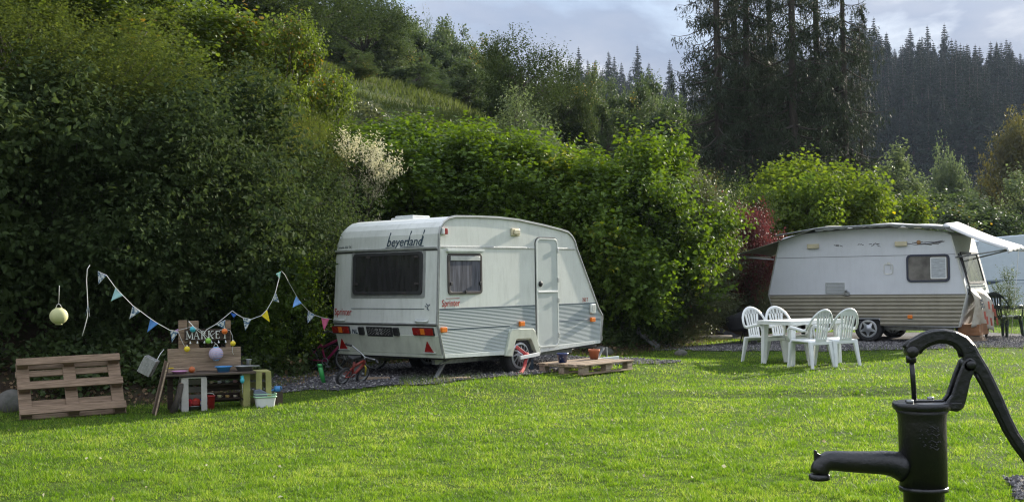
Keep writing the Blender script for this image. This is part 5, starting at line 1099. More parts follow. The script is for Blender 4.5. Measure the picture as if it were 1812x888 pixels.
for k, (u, v, r_, lab) in enumerate(((2, 628, .09, 'grey boulder in the bank left of the leaning pallet'), (20, 720, .20, 'mossy boulder at the foot of the bank, lowest left'), (526, 610, .17, 'dark rock in the bank right of the play kitchen'), (1068, 626, .16, 'pale stone on the bank behind the white caravan nose'), (1205, 628, .10, 'stone at the left end of the gravel track'))):
    p = gp(u, v)
    s = MB(); s.ball((0, 0, 0), r_, 12, 0, .75); rr = random.Random(k); ph = [rr.uniform(0, 6) for _ in range(6)]
    s.v = [(x * (1 + .18 * math.sin(9 * z + ph[0]) + .12 * math.sin(14 * y + ph[1])), y * (1 + .15 * math.sin(11 * x + ph[2])), z * (1 + .15 * math.sin(13 * x + ph[3]))) for x, y, z in s.v]
    o = s.build('rock', mat('rock%d' % k, (.13, .12, .11), .9, col2=(.06, .065, .05), vscale=6, bump=.7, bscale=14), None, loc=(p[0], p[1], p[2] + r_ * .2)); tag(o, lab, 'rock')
# ------------------------------------------------------------------ vegetation
RG = np.random.default_rng(5)
def unit(a): return a / np.maximum(np.linalg.norm(a, axis=-1, keepdims=True), 1e-9)
def leaves(pos, axd, nrm, ln, wd, kind_=0):
    """arrays of leaf blades; kind 0: one folded quad, kind 1: two folded quads (broad leaf)"""
    n = len(pos); ln = np.broadcast_to(np.asarray(ln, float), (n,))[:, None]; wd = np.broadcast_to(np.asarray(wd, float), (n,))[:, None]
    axd = unit(axd); side = unit(np.cross(axd, nrm)); up = np.cross(side, axd)
    if kind_ == 0:
        v = np.stack([pos, pos + axd * ln * .45 - side * wd * .5 + up * wd * .18, pos + axd * ln, pos + axd * ln * .45 + side * wd * .5 + up * wd * .18], 1)
        return v.reshape(-1, 3), np.arange(n * 4).reshape(n, 4)
    v = np.stack([pos, pos + axd * ln * .25 - side * wd * .46 + up * wd * .12, pos + axd * ln * .68 - side * wd * .40 + up * wd * .08 - up * ln * .05, pos + axd * ln - up * ln * .16,
                  pos + axd * ln * .68 + side * wd * .40 + up * wd * .08 - up * ln * .05, pos + axd * ln * .25 + side * wd * .46 + up * wd * .12], 1)
    b = np.arange(n)[:, None] * 6; f = np.stack([b + [0, 1, 2, 3], b + [0, 3, 4, 5]], 1).reshape(-1, 4)
    return v.reshape(-1, 3), f
def shoots(clumps, n, L_, per, ll, lw, kind_=0, up=.35, droop=.0, shell=.45, seed=1, spread=.55):
    """leafy shoots spread through clumps (x,y,z,r)"""
    g = np.random.default_rng(seed); c = np.asarray(clumps, float); w = c[:, 3] ** 2; k = g.choice(len(c), n, p=w / w.sum())
    d = unit(g.normal(size=(n, 3))); rf = shell + (1 - shell) * g.random(n) ** .7
    sp = c[k, :3] + d * (c[k, 3] * rf)[:, None] * [1, 1, .9]
    ctr = (c[:, :3] * w[:, None]).sum(0) / w.sum(); out = unit(sp - ctr)
    sd = unit(d * .5 + out * .55 + g.normal(size=(n, 3)) * spread + [0, 0, up]); Ls = L_ * (.5 + g.random(n))
    t = (np.arange(per) + .5) / per; t = t[None, :] + g.normal(size=(n, per)) * .04
    P = sp[:, None, :] + sd[:, None, :] * (t * Ls[:, None])[..., None]; P[..., 2] += (up * .35 - droop) * (t ** 2) * Ls[:, None]
    rnd_ = g.normal(size=(n, per, 3)); ax = unit(unit(np.cross(sd[:, None, :], rnd_)) * .9 + sd[:, None, :] * .5 + [0, 0, -.18])
    nr = unit(g.normal(size=(n, per, 3)) * .55 + [0, 0, 1.0] + sd[:, None, :] * .3)
    P = P.reshape(-1, 3); ax = ax.reshape(-1, 3); nr = nr.reshape(-1, 3); m = len(P); sc = .6 + .7 * g.random(m)
    return leaves(P, ax, nr, ll * sc, lw * sc, kind_)
def crown_clumps(rx, ry, rz, zc, n, rmin, rmax, seed, flat=0, top=0):
    g = np.random.default_rng(seed); d = unit(g.normal(size=(n, 3))); f = .35 + .65 * g.random(n) ** .5
    p = d * f[:, None] * [rx, ry, rz]; p[:, 2] += zc; r = g.uniform(rmin, rmax, n)
    if top: r *= 1 - top * np.clip((p[:, 2] - zc) / rz, 0, 1)
    return np.concatenate([p, r[:, None]], 1)
def limbs(mb, clumps, base, trunk_r, seed, nstem=3, hfrac=.4):
    rr = random.Random(seed); c = [tuple(q) for q in clumps]; top = max(q[2] for q in c)
    stems = []
    for k in range(nstem):
        a = rr.uniform(0, 6.28); e = Vector((math.cos(a) * .35 * (nstem > 1), math.sin(a) * .35 * (nstem > 1), top * hfrac)) + Vector(base)
        mid = Vector(base) * .5 + e * .5 + Vector((rr.uniform(-.08, .08), rr.uniform(-.08, .08), 0)); b0 = Vector(base) + Vector((math.cos(a) * .08, math.sin(a) * .08, -.25)) * (1 if nstem > 1 else .6)
        mb.tube([b0, mid, e], [trunk_r, trunk_r * .8, trunk_r * .62], 7); stems.append(e)
    for i, q in enumerate(c):
        e = stems[i % nstem]; T = Vector(q[:3]); m1 = e.lerp(T, .5) + Vector((rr.uniform(-.1, .1), rr.uniform(-.1, .1), rr.uniform(0, .2)))
        mb.tube([e, m1, T], [trunk_r * .45, trunk_r * .28, trunk_r * .10], 5)
        for j in range(2): mb.tube([m1.lerp(T, .4 + .3 * j), T + Vector((rr.uniform(-1, 1), rr.uniform(-1, 1), rr.uniform(-.2, 1))) * q[3]], [trunk_r * .12, trunk_r * .04], 4)
def tree_proto(name, cat, clumps, n, L_, per, ll, lw, m, kind_=0, up=.35, droop=0, seed=1, tr=.06, nstem=3, extra=None, spread=.55, bark=None, hfrac=.4, shell=.45):
    t = thing(name, 'plant', cat)
    v, f = shoots(clumps, n, L_, per, ll, lw, kind_, up, droop, shell, seed, spread)
    o = npmesh('crown', v, f, m, t)
    s = MB(); limbs(s, clumps, (0, 0, 0), tr, seed, nstem, hfrac); s.build('trunk', bark or M['bark'], t)
    return t
LM = dict(
    sallow=leafmat('leaf_sallow', (.028, .050, .014), (.088, .114, .028), .34, .75, .06, c3=(.20, .17, .04)),
    hazel=leafmat('leaf_hazel', (.034, .070, .014), (.088, .145, .022), .40, .55, .2, c3=(.24, .26, .04)),
    maple=leafmat('leaf_maple', (.035, .065, .014), (.09, .13, .025), .40, .5, .2, c3=(.20, .14, .03)),
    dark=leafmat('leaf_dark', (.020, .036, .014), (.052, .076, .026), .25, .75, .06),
    haw=leafmat('leaf_hawthorn', (.04, .055, .022), (.10, .115, .05), .30, .5, .35, c3=(.22, .07, .04)),
    yhazel=leafmat('leaf_yellow_hazel', (.045, .088, .018), (.108, .155, .026), .42, .7, .1, c3=(.40, .36, .05)),
    birch=leafmat('leaf_birch', (.028, .050, .020), (.065, .095, .034), .35, .5, .3, c3=(.26, .20, .04), patch=.25),
    birch2=leafmat('leaf_birch_pale', (.050, .078, .036), (.105, .14, .058), .35, .5, .3, patch=.25),
    cream=leafmat('leaf_cream', (.34, .34, .20), (.55, .53, .36), .3, .6, .2),
    red=leafmat('leaf_red', (.060, .022, .020), (.125, .045, .036), .25, .5, .3),
    oak=leafmat('leaf_oak', (.045, .058, .018), (.095, .088, .024), .35, .5, .3),
    spruce=leafmat('needles', (.016, .026, .013), (.038, .052, .024), .10, .6, .2),
    fspruce=leafmat('needles_far', (.011, .021, .014), (.024, .040, .024), .05, .7, .1, patch=.05),
    ivy=leafmat('undergrowth_leaf', (.022, .045, .012), (.065, .10, .026), .25, .45, .35, c3=(.16, .11, .05), patch=1.2),
)
PR = {}
def P_(key, *a, **k): PR[key] = [tree_proto(*a, **k), False]
# foreground left: small-leaved sallow and blackthorn
for i in range(3):
    P_('sallow%d' % i, 'sallow_tree', 'tree', crown_clumps(2.3, 2.2, 2.9, 3.6, 54, .32, .72, 20 + i), 9500, .40, 9, .058, .026, LM['sallow'], seed=30 + i, tr=.075)
P_('maple', 'maple_tree', 'tree', crown_clumps(1.9, 1.9, 2.5, 4.2, 34, .3, .65, 41), 5200, .40, 8, .085, .075, LM['maple'], 1, seed=42, tr=.08, nstem=2)
for i in range(2):
    P_('hazel%d' % i, 'hazel_bush', 'bush', crown_clumps(1.7, 1.6, 2.1, 2.35, 42, .24, .52, 50 + i, top=.35), 3600, .58, 9, .098, .082, LM['hazel'], 1, up=.55, seed=60 + i, tr=.05, nstem=4, hfrac=.25)
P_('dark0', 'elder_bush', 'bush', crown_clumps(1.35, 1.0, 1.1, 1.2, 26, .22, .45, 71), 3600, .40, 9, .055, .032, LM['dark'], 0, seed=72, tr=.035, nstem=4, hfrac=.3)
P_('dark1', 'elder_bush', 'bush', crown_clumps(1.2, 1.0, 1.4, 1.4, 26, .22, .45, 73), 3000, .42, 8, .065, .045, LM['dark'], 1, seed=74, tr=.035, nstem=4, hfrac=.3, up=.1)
P_('haw', 'hawthorn_bush', 'bush', crown_clumps(1.4, 1.2, 1.7, 1.9, 34, .3, .7, 81), 5600, .40, 9, .055, .04, LM['haw'], 0, seed=82, tr=.04, nstem=4, hfrac=.3)
P_('yhazel', 'yellow_hazel_bush', 'bush', crown_clumps(1.7, 1.6, 2.0, 2.3, 34, .26, .52, 91, top=.4), 2400, .62, 8, .13, .11, LM['yhazel'], 1, up=.6, seed=92, tr=.05, nstem=4, hfrac=.25)
P_('cream', 'silver_leaved_bush', 'bush', crown_clumps(1.1, .9, 1.1, 2.5, 18, .10, .26, 95), 620, .3, 8, .07, .026, LM['cream'], 0, up=.5, seed=96, tr=.03, nstem=2)
P_('red', 'red_leaved_bush', 'bush', crown_clumps(1.2, 1.0, .8, 1.9, 24, .25, .5, 97), 3400, .35, 8, .07, .04, LM['red'], 0, seed=98, tr=.035)
P_('sapling', 'sapling', 'young tree', crown_clumps(.45, .45, 1.5, 2.1, 12, .15, .32, 99), 420, .45, 8, .075, .045, LM['birch2'], 0, up=.8, seed=100, tr=.03, nstem=1)
for i in range(3):
    P_('birch%d' % i, 'birch_tree', 'tree', crown_clumps(1.6, 1.6, 3.2, 4.2, 34, .32, .75, 110 + i, top=.5), 1700, .6, 7, .19, .145, LM['birch'] if i < 2 else LM['birch2'], 0, up=.45, seed=120 + i, tr=.08, nstem=1, hfrac=.6)
P_('conic', 'young_spruce', 'tree', crown_clumps(.9, .9, 2.0, 2.1, 22, .2, .5, 130, top=.8), 1200, .6, 8, .16, .05, LM['birch'], 0, up=.5, seed=131, tr=.06, nstem=1, hfrac=.8)
P_('dwild', 'dark_thorn_tree', 'tree', crown_clumps(2.0, 1.9, 2.3, 3.2, 26, .35, .8, 140), 2000, .8, 8, .13, .07, LM['dark'], 0, up=.3, seed=141, tr=.10, nstem=3, spread=.8)
P_('round', 'round_tree', 'tree', crown_clumps(2.6, 2.6, 2.9, 4.2, 40, .7, 1.2, 150), 2400, .8, 7, .22, .16, LM['birch2'], 0, seed=151, tr=.16, nstem=1)
P_('oak', 'autumn_oak', 'tree', crown_clumps(3.4, 3.4, 3.8, 5.2, 44, .7, 1.4, 160), 2800, .9, 7, .24, .17, LM['oak'], 0, seed=161, tr=.2, nstem=1)

def spruce_proto(key, name, H, R0, z0, levels, nb, m, seed, qs=(.20, .055), hang=.55, twigs=9, per=8, bare=0.0, tr=.2, hide=True):
    g = np.random.default_rng(seed); t = thing(name, 'spruce', 'tree'); V = []; S_ = []; far = bare <= 0; A = []; Nn = []; s = MB()
    s.tube([(0, 0, -.5), (.03, .02, H * .3), (-.02, .03, H * .65), (0, 0, H)], [tr, tr * .8, tr * .45, .02], 8)
    for li in range(levels):
        z = z0 + (H - z0) * li / levels; f = (z - z0) / (H - z0); rr = R0 * (1 - f) ** (.75 if bare > 0 else 1.0) + (.25 if bare > 0 else .10)
        for b in range(nb):
            if g.random() < (bare > 0) * np.interp(f, [0, .3, .45, 1], [.08, .30, .60, .66]): continue
            a = g.random() * 6.283; L_ = rr * (.55 + .6 * g.random()); tt = np.linspace(0, 1, 6)
            dr = .30 + .25 * g.random(); px = np.cos(a) * L_ * tt; py = np.sin(a) * L_ * tt; pz = z + L_ * (-dr * tt + .32 * tt ** 3)
            s.tube([(float(x), float(y), float(q)) for x, y, q in zip(px, py, pz)], [.035 * L_ / 2 + .008, .03 * L_ / 2, .02 * L_ / 2, .015, .01, .005], 4)
            for k in range(twigs):
                q = .18 + .82 * (k + g.random()) / twigs; c = np.array([np.interp(q, tt, px), np.interp(q, tt, py), np.interp(q, tt, pz)])
                sh = min(1.0, .15 + rr / 2.2) if far else 1.0; hl = hang * sh * (.4 + .8 * g.random()) * (1 - .35 * q); sd = np.array([-np.sin(a), np.cos(a), 0]) * g.choice([-1, 1])
                for j in range(per):
                    w = (j + g.random()) / per; S_.append(sh); V.append(c + sd * .22 * sh * w * (1 + hl) + [0, 0, -hl * w] + g.normal(size=3) * .03); A.append([sd[0] * .4, sd[1] * .4, -1] + g.normal(size=3) * .55); Nn.append(g.normal(size=3))
    V = np.array(V); A = np.array(A); Nn = np.array(Nn); sc = (.6 + .8 * g.random(len(V))) * np.array(S_)
    v, f = leaves(V, A, Nn, qs[0] * sc, qs[1] * sc, 0); npmesh('crown', v, f, m, t); s.build('trunk', M['bark'], t); PR[key] = [t, False]
for i in range(3): spruce_proto('spruce%d' % i, 'spruce_tree', 21 + i, 2.5, 1.0, 62, 6, LM['spruce'], 200 + i, qs=(.17, .036), bare=.55, twigs=11, per=15, hang=.75)
for i in range(3): spruce_proto('far%d' % i, 'spruce_tree', 19, 4.0, 1.0, 36, 7, LM['fspruce'], 210 + i, qs=(.62, .20), hang=.55, twigs=4, per=4, tr=.22)

def plant(key, loc, rz, sc, label, group=None):
    t, used = PR[key]
    if not used:
        PR[key][1] = True; t.location = [float(c) for c in loc]; t.rotation_euler = (0, 0, rz); t.scale = (sc,) * 3 if not hasattr(sc, '__len__') else sc; t['label'] = label
        if group: t['group'] = group
        return t
    t2 = dup(t, loc, rz, label, sc)
    if group: t2['group'] = group
    elif 'group' in t2.keys(): del t2['group']
    return t2
HT = {k: max(max(v.co.z for v in c.data.vertices) for c in t.children if c.name.startswith('crown')) for k, (t, _) in PR.items()}
def pl_(key, u, D, sc, rz, label, group=None, dz=-.1):
    p = onz(u, D)
    if hasattr(sc, '__len__') and len(sc) == 2:      # (spread, pixel row of the top)
        q = (at(u, sc[1], D)[2] - p[2] - dz) / (HT[key] - .25); sc = (sc[0], sc[0], q)
    return plant(key, (p[0], p[1], p[2] + dz), R(rz), sc, label, group)
# left wall of foliage: (kind, pixel column, distance, scale, turn, label)
for a in (
    ('sallow0', -110, 16.6, (1.1, -80), 0, 'tall dark sallow tree cut off by the left edge of the picture'),
    ('sallow1', 90, 17.3, (1.0, -40), 40, 'tall dark sallow tree above the yellow paper lantern'),
    ('sallow2', 262, 18.3, (.85, 50), 90, 'dark sallow tree behind the play kitchen'),
    ('sallow0', 380, 19.8, (.62, 105), 140, 'sallow tree whose lit crown rises right of the play kitchen'),
    ('sallow1', 500, 21.3, (.52, 180), 200, 'rounded sallow bush reaching to the rear corner of the white caravan'),
    ('sallow2', 20, 21.5, (1.1, -70), 250, 'sallow tree in the second row above the far left lantern tree'),
    ('sallow0', 330, 22.0, (.9, 40), 300, 'sallow tree in the second row above the play kitchen'),
    ('maple', 60, 19.6, (1.2, -60), 20, 'light green maple crown at the top left corner'),
    ('maple', 215, 21.0, (1.1, -30), 120, 'light green maple crown right of the corner maple at the top edge'),
    ('maple', 492, 22.6, (.58, 32), 200, 'yellow-green maple standing above the sallows right of the top left trees'),
    ('maple', 570, 24.5, (.34, 128), 260, 'small yellowing maple sapling at the left rim of the hill meadow'),
    ('dark0', 20, 15.8, 1.15, 0, 'dark low elder bush behind the left half of the leaning pallet'),
    ('dark1', 150, 16.0, 1.2, 50, 'dark elder bush behind the right half of the leaning pallet'),
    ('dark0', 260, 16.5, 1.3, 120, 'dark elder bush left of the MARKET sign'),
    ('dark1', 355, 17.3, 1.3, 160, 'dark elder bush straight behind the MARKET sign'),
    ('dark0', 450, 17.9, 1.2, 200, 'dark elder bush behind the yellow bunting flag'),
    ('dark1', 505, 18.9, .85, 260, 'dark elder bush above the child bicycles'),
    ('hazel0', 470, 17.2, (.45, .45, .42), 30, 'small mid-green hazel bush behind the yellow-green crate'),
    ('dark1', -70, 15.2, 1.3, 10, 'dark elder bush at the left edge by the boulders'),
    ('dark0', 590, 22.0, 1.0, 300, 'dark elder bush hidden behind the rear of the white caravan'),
    ('cream', 628, 21.0, (.72, 240), 0, 'upper silvery cream-leaved bush above the rear left roof corner of the white caravan'),
    ('cream', 608, 21.0, (.40, 318), 120, 'lower and smaller silvery cream-leaved bush under the upper one'),
    # hazel hedge behind the first caravan
    ('hazel0', 655, 23.2, (.95, 205), 0, 'dark green hazel bush behind the left half of the white caravan roof'),
    ('hazel1', 735, 23.6, (1.0, 215), 50, 'hazel bush behind the middle of the white caravan roof, under the meadow'),
    ('hazel0', 815, 24.0, (.95, 225), 100, 'hazel bush above the awning light of the white caravan'),
    ('hazel1', 890, 24.0, (1.0, 210), 150, 'tall hazel bush with yellow tips above the door of the white caravan'),
    ('hazel0', 965, 24.2, (.95, 235), 200, 'hazel bush with yellowing top right of the caravan door'),
    ('hazel1', 1035, 23.8, (.9, 275), 250, 'hazel bush beside the sloping nose of the white caravan'),
    ('hazel0', 1095, 23.9, (.9, 262), 300, 'large bright-leaved hazel bush right of the caravan nose'),
    ('hazel1', 1150, 25.0, (.95, 215), 330, 'tallest bright hazel bush between the two caravans'),
    ('hazel1', 690, 26.4, (1.0, 200), 30, 'hazel bush of the second row just below the meadow'),
    ('hazel0', 850, 27, (1.0, 212), 60, 'hazel bush of the second row below the dark thorn tree'),
    ('hazel1', 1010, 27, (.9, 262), 10, 'hazel bush of the second row behind the nose of the white caravan'),
    ('haw', 1196, 25.8, (.85, 285), 0, 'grey-green hawthorn bush with red berries left of the covered barbecue'),
    ('haw', 1222, 29.2, (.9, 315), 80, 'grey-green hawthorn bush under the left spruces'),
    ('haw', 1185, 24.9, (.75, .75, .5), 160, 'low brownish hawthorn bush above the leaning plank'),
    ('dark1', 1120, 24.2, 1.1, 70, 'dark elder bush under the hazels behind the leaning plank'),
    ('dark0', 1270, 30.4, (1.1, 1.1, 1.5), 20, 'dark elder bush behind the covered barbecue'),
    ('haw', 1315, 30.0, (.7, .7, .45), 230, 'low olive hawthorn bush beside the left end of the ribbed caravan'),
    ('red', 1330, 29.3, (.68, 362), 0, 'dark red-leaved bush above the left end of the tarpaulin awning'),
    ('yhazel', 1400, 33.0, (.85, 300), 0, 'yellow-green hazel bush above the left half of the tarpaulin, nearer the red bush'),
    ('yhazel', 1480, 34.5, (.95, 285), 100, 'yellow-green hazel bush above the middle of the tarpaulin'),
    ('yhazel', 1425, 36.5, (.9, 268), 200, 'tallest yellow-green hazel bush under the spruces'),
    ('hazel1', 1345, 36.0, (1.0, 320), 20, 'green hazel bush between the red bush and the spruce trunks'),
    ('birch2', 1540, 44.0, (.6, 300), 0, 'pale birch right of the yellow-green hazels'),
    ('birch2', 1580, 50.0, (.8, 250), 60, 'tall pale birch left of the round tree, below the dark forest'),
    ('birch2', 1630, 52.0, (.7, 305), 160, 'short pale birch left of the round tree'),
    ('round', 1682, 82.0, (.52, 236), 0, 'round pale green tree standing before the dark forest'),
    ('round', 1735, 78.0, (.42, 318), 100, 'small round tree right of the round pale green tree'),
    ('oak', 1808, 78.0, (.62, 185), 0, 'orange-brown autumn oak at the right edge'),
    ('yhazel', 1560, 40.0, (.9, 330), 200, 'green hazel bush above the right half of the tarpaulin'),
    ('birch0', 1640, 44.0, (.85, 335), 40, 'low bushy birch above the right end of the tarpaulin'),
    ('birch1', 1700, 46.0, (.85, 340), 100, 'low bushy birch above the right canopy corner'),
    ('birch0', 1755, 47.0, (.8, 345), 170, 'low bushy birch above the pale blue caravan, left'),
    ('birch2', 1815, 50.0, (.7, 292), 210, 'pale birch at the right edge below the orange oak'),
    ('birch1', 1600, 42.0, (.8, 345), 260, 'low bushy birch behind the ribbed caravan roof'),
    ('birch0', 1870, 52.0, .7, 260, 'birch just past the right edge'),
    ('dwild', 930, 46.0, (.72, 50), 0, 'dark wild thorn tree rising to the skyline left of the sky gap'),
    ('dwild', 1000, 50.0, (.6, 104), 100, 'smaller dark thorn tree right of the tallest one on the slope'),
    ('sapling', 905, 30.5, (.9, 145), 0, 'thin yellow-green sapling before the dark thorn tree'),
    ('sapling', 930, 31.0, (.9, 170), 80, 'shorter thin sapling right of the tallest one'),
    ('sapling', 972, 31.5, (.9, 190), 160, 'thin sapling farthest right before the dark thorn tree'),
    ('conic', 635, 47.0, (.7, 92), 0, 'small conical young spruce on the left of the hill meadow'),
    ('conic', 745, 50.0, (.7, 125), 50, 'small bushy young spruce in the middle of the hill meadow'),
    ('conic', 775, 51.0, (.6, 135), 90, 'smallest bushy young spruce on the hill meadow'),
    ('sapling', 1778, 25.1, (.42, .42, .42), 0, 'young potted tree with sparse leaves beside the dark green chair'),
): pl_(*a)
# wooded hillside behind the meadow
gl = 'trees of the wood on the hillside above the meadow'
lb = {'birch0': 'green birch among many in the hillside wood above the meadow', 'birch1': 'olive green birch among many in the hillside wood above the meadow', 'birch2': 'pale birch among many in the hillside wood above the meadow', 'dwild': 'dark spreading tree among many in the hillside wood', 'conic': 'small conical spruce among many in the hillside wood'}
rr = random.Random(21)
def sky_v(u): return float(np.interp(u, [300, 720, 800, 860, 890, 960, 1000, 1100, 1210, 1300], [-70, -10, 22, 48, 84, 96, 98, 100, 122, 200]))
def hillrow(D, u0, u1, step, sx, drop, kinds):
    u = u0
    while u < u1:
        k = rr.choice(kinds); DD = D + rr.uniform(-2.5, 2.5); q = sx * rr.uniform(.8, 1.2)
        v = sky_v(u) + drop + rr.uniform(0, 38); gz = onz(u, DD)[2]
        if at(u, v, DD)[2] - gz < 1.6: u += step * .6; continue
        pl_(k, u, DD, (q, v), rr.uniform(0, 360), lb[k], gl, -.2); u += step * rr.uniform(.75, 1.25)
B3 = ['birch0', 'birch1', 'birch2', 'birch1', 'dwild', 'birch0']
hillrow(58, 610, 900, 40, .50, 88, B3)
hillrow(63, 560, 900, 46, .60, 55, B3)
hillrow(70, 420, 930, 46, .70, 30, ['birch0', 'birch1', 'birch2', 'birch0', 'conic'])
hillrow(79, 400, 960, 44, .75, 10, B3)
hillrow(90, 560, 900, 40, .80, -4, ['birch0', 'birch1', 'conic'])
hillrow(50, 950, 1240, 44, .42, 60, ['birch0', 'birch1', 'birch2'])
hillrow(58, 930, 1260, 42, .50, 30, ['birch0', 'birch2', 'birch1'])
hillrow(68, 880, 1210, 40, .55, 4, ['birch0', 'birch1', 'conic'])
hillrow(43, 1080, 1300, 44, .34, 110, ['birch2', 'birch0', 'conic'])
pl_('dwild', 560, 52, (1.1, -50), 40, 'broad dark tree against the top edge left of the meadow')
pl_('dwild', 470, 46, (1.1, -60), 140, 'broad dark tree behind the yellow-green maple')
pl_('dwild', 640, 60, (1.15, -30), 250, 'broad dark tree at the top edge where the sky begins')
pl_('dwild', 380, 42, (1.1, -70), 300, 'broad dark tree at the top edge above the left sallows')
# the tall spruces
for k, (u, D, sc, rz, lab) in enumerate(((1276, 46, 1.0, 0, 'tall dark spruce, leftmost trunk of the big group'), (1308, 50, 1.0, 60, 'tall dark spruce just right of the leftmost trunk of the group'), (1330, 46.5, .97, 130, 'tall dark spruce with thin trunk in the left half of the group'),
        (1410, 46, 1.05, 200, 'tall dark spruce with the thickest straight trunk in the middle of the group'), (1452, 48, 1.0, 260, 'tall dark spruce right of the thickest trunk'), (1500, 47, .88, 320, 'shorter dark spruce at the right side of the group'), (1370, 52, 1.0, 20, 'tall dark spruce behind the middle of the group'), (1530, 49, .55, 100, 'small drooping spruce at the right foot of the group'))):
    pl_('spruce%d' % (k % 3), u, D, (sc * .92, sc * .92, sc), rz, lab, None, -.4)
# far forest: spruces over the ridge
gf = 'spruces of the far forest'; n_ = 0
def far_ok(): return n_ < 290
rr = random.Random(9)
for D, z in ((335, 0), (322, 0), (308, 0), (294, 0), (280, 0), (266, 0), (252, 0), (238, 0), (224, 0), (210, 0)):
    u = 1500 if D < 315 else 1030
    while u < 1890:
        if 1230 < u < 1500 and D < 315: u += 20; continue
        DD = D + rr.uniform(-6, 6); p = onz(u, DD); q = rr.uniform(.75, 1.12)
        k = rr.choice(['far0', 'far1', 'far2']); plant(k, (p[0], p[1], p[2] - 1), rr.uniform(0, 6.28), (q * 1.3, q * 1.3, q * rr.uniform(.8, 1.12)), 'dark blue-green spruce in the dense forest on the far hill', gf); n_ += 1
        u += rr.uniform(14, 27) * (250 / D) ** .5
        if n_ > 295: break
print('FAR TREES', n_)
for k, (t, used) in PR.items():
    if not used:
        for c in list(t.children): bpy.data.objects.remove(c)
        bpy.data.objects.remove(t)

# ------------------------------------------------------------------ undergrowth, meadow grass, lawn
def scatter_leaves(name, label, cat, m, n, xy, ll, lw, hmin, hmax, kind_=0, seed=1, lift=0):
    g = np.random.default_rng(seed); x, y = xy(g, n); z = hfun(x, y) + g.uniform(hmin, hmax, len(x)) ** 1.0
    P = np.stack([x, y, z], 1); ax = unit(g.normal(size=P.shape) * [1, 1, .6]); nr = unit(g.normal(size=P.shape) * .7 + [0, 0, 1]); sc = .6 + .8 * g.random(len(x))
    v, f = leaves(P, ax, nr, ll * sc, lw * sc, kind_); o = npmesh(name, v, f, m); tag(o, label, cat); o['kind'] = 'stuff'; return o
def bankxy(s0_, s1_, x0, x1, y0, y1, thr=0):
    def fn(g, n):
        X = g.uniform(x0, x1, n * 6); Y = g.uniform(y0, y1, n * 6); s = sdist(X, Y); k = (s > s0_ + .12 * np.sin(X * 5) + .1 * np.sin(Y * 7)) & (s < s1_)
        nz = np.sin(X * 2.3 + 1.3 * Y) + np.sin(Y * 3.1 - X) + np.sin(X * 5.3) * .5; k &= nz > thr
        X, Y = X[k][:n], Y[k][:n]; return X, Y
    return fn
scatter_leaves('undergrowth', 'low dark undergrowth and ivy covering the bank under the trees', 'undergrowth', LM['ivy'], 60000, bankxy(.25, 3.2, -9, 5, 11, 27, -.5), .07, .05, 0, .28, 1, 3)
scatter_leaves('leaf_litter', 'brown fallen leaves on the bare soil at the foot of the bank', 'fallen leaves', leafmat('dead_leaf', (.08, .05, .03), (.24, .17, .10), .1, .8, .1), 9000, bankxy(-.15, 1.6, -9, 5.5, 11, 27, -9), .05, .035, .0, .025, 0, 4)
scatter_leaves('hill_undergrowth', 'knee-high olive weeds covering the slope behind the hazels', 'weeds', LM['haw'], 50000, bankxy(2.5, 14, -10, 16, 22, 52, .1), .16, .09, 0, .5, 0, 5)

def blades(name, X, Y, h, w, m, lean=.35, seed=1, z0=None, label='', cat='grass'):
    g = np.random.default_rng(seed); n = len(X); Z = (hfun(X, Y) if z0 is None else z0) - .004; a = g.random(n) * 6.283; dx, dy = np.cos(a) * w / 2, np.sin(a) * w / 2
    lx, ly = g.normal(size=n) * lean * h, g.normal(size=n) * lean * h
    v = np.stack([np.stack([X - dx, Y - dy, Z], 1), np.stack([X + dx, Y + dy, Z], 1), np.stack([X + lx, Y + ly, Z + h], 1)], 1).reshape(-1, 3)
    o = npmesh(name, v, np.arange(n * 3).reshape(n, 3), m); tag(o, label, cat); o['kind'] = 'stuff'; return o
def in_gravel(X, Y): return in_pad1(X, Y) | in_pad2(X, Y) | in_path(X, Y)
def lawn_mat():
    m = bpy.data.materials.new('lawn_blades'); m.use_nodes = True; nt = m.node_tree; L = nt.links.new; nt.nodes.clear(); out = N(nt, 'ShaderNodeOutputMaterial')
    g = N(nt, 'ShaderNodeNewGeometry'); n = N(nt, 'ShaderNodeTexNoise', Scale=1.1, Detail=7.0, Roughness=.65); L(g.outputs['Position'], n.inputs['Vector'])
    a = N(nt, 'ShaderNodeMath', operation='MULTIPLY_ADD'); L(g.outputs['Random Per Island'], a.inputs[0]); a.inputs[1].default_value = .75; b = N(nt, 'ShaderNodeMath', operation='MULTIPLY_ADD'); L(n.outputs['Fac'], b.inputs[0]); b.inputs[1].default_value = 1.5; b.inputs[2].default_value = -.60; L(b.outputs[0], a.inputs[2])
    r = ramp(nt, [(0, (.040, .098, .010)), (.35, (.090, .178, .017)), (.7, (.158, .262, .030)), (.97, (.31, .37, .08))]); L(a.outputs[0], r.inputs[0])
    d = N(nt, 'ShaderNodeBsdfPrincipled', Roughness=.5); d.inputs['Specular IOR Level'].default_value = .25; L(r.outputs[0], d.inputs['Base Color']); t = N(nt, 'ShaderNodeBsdfTranslucent'); hs = N(nt, 'ShaderNodeHueSaturation', Hue=.49, Saturation=1.1, Value=1.6); L(r.outputs[0], hs.inputs['Color']); L(hs.outputs[0], t.inputs[0])
    mx = N(nt, 'ShaderNodeMixShader'); mx.inputs[0].default_value = .45; L(d.outputs[0], mx.inputs[1]); L(t.outputs[0], mx.inputs[2]); L(mx.outputs[0], out.inputs[0]); return m
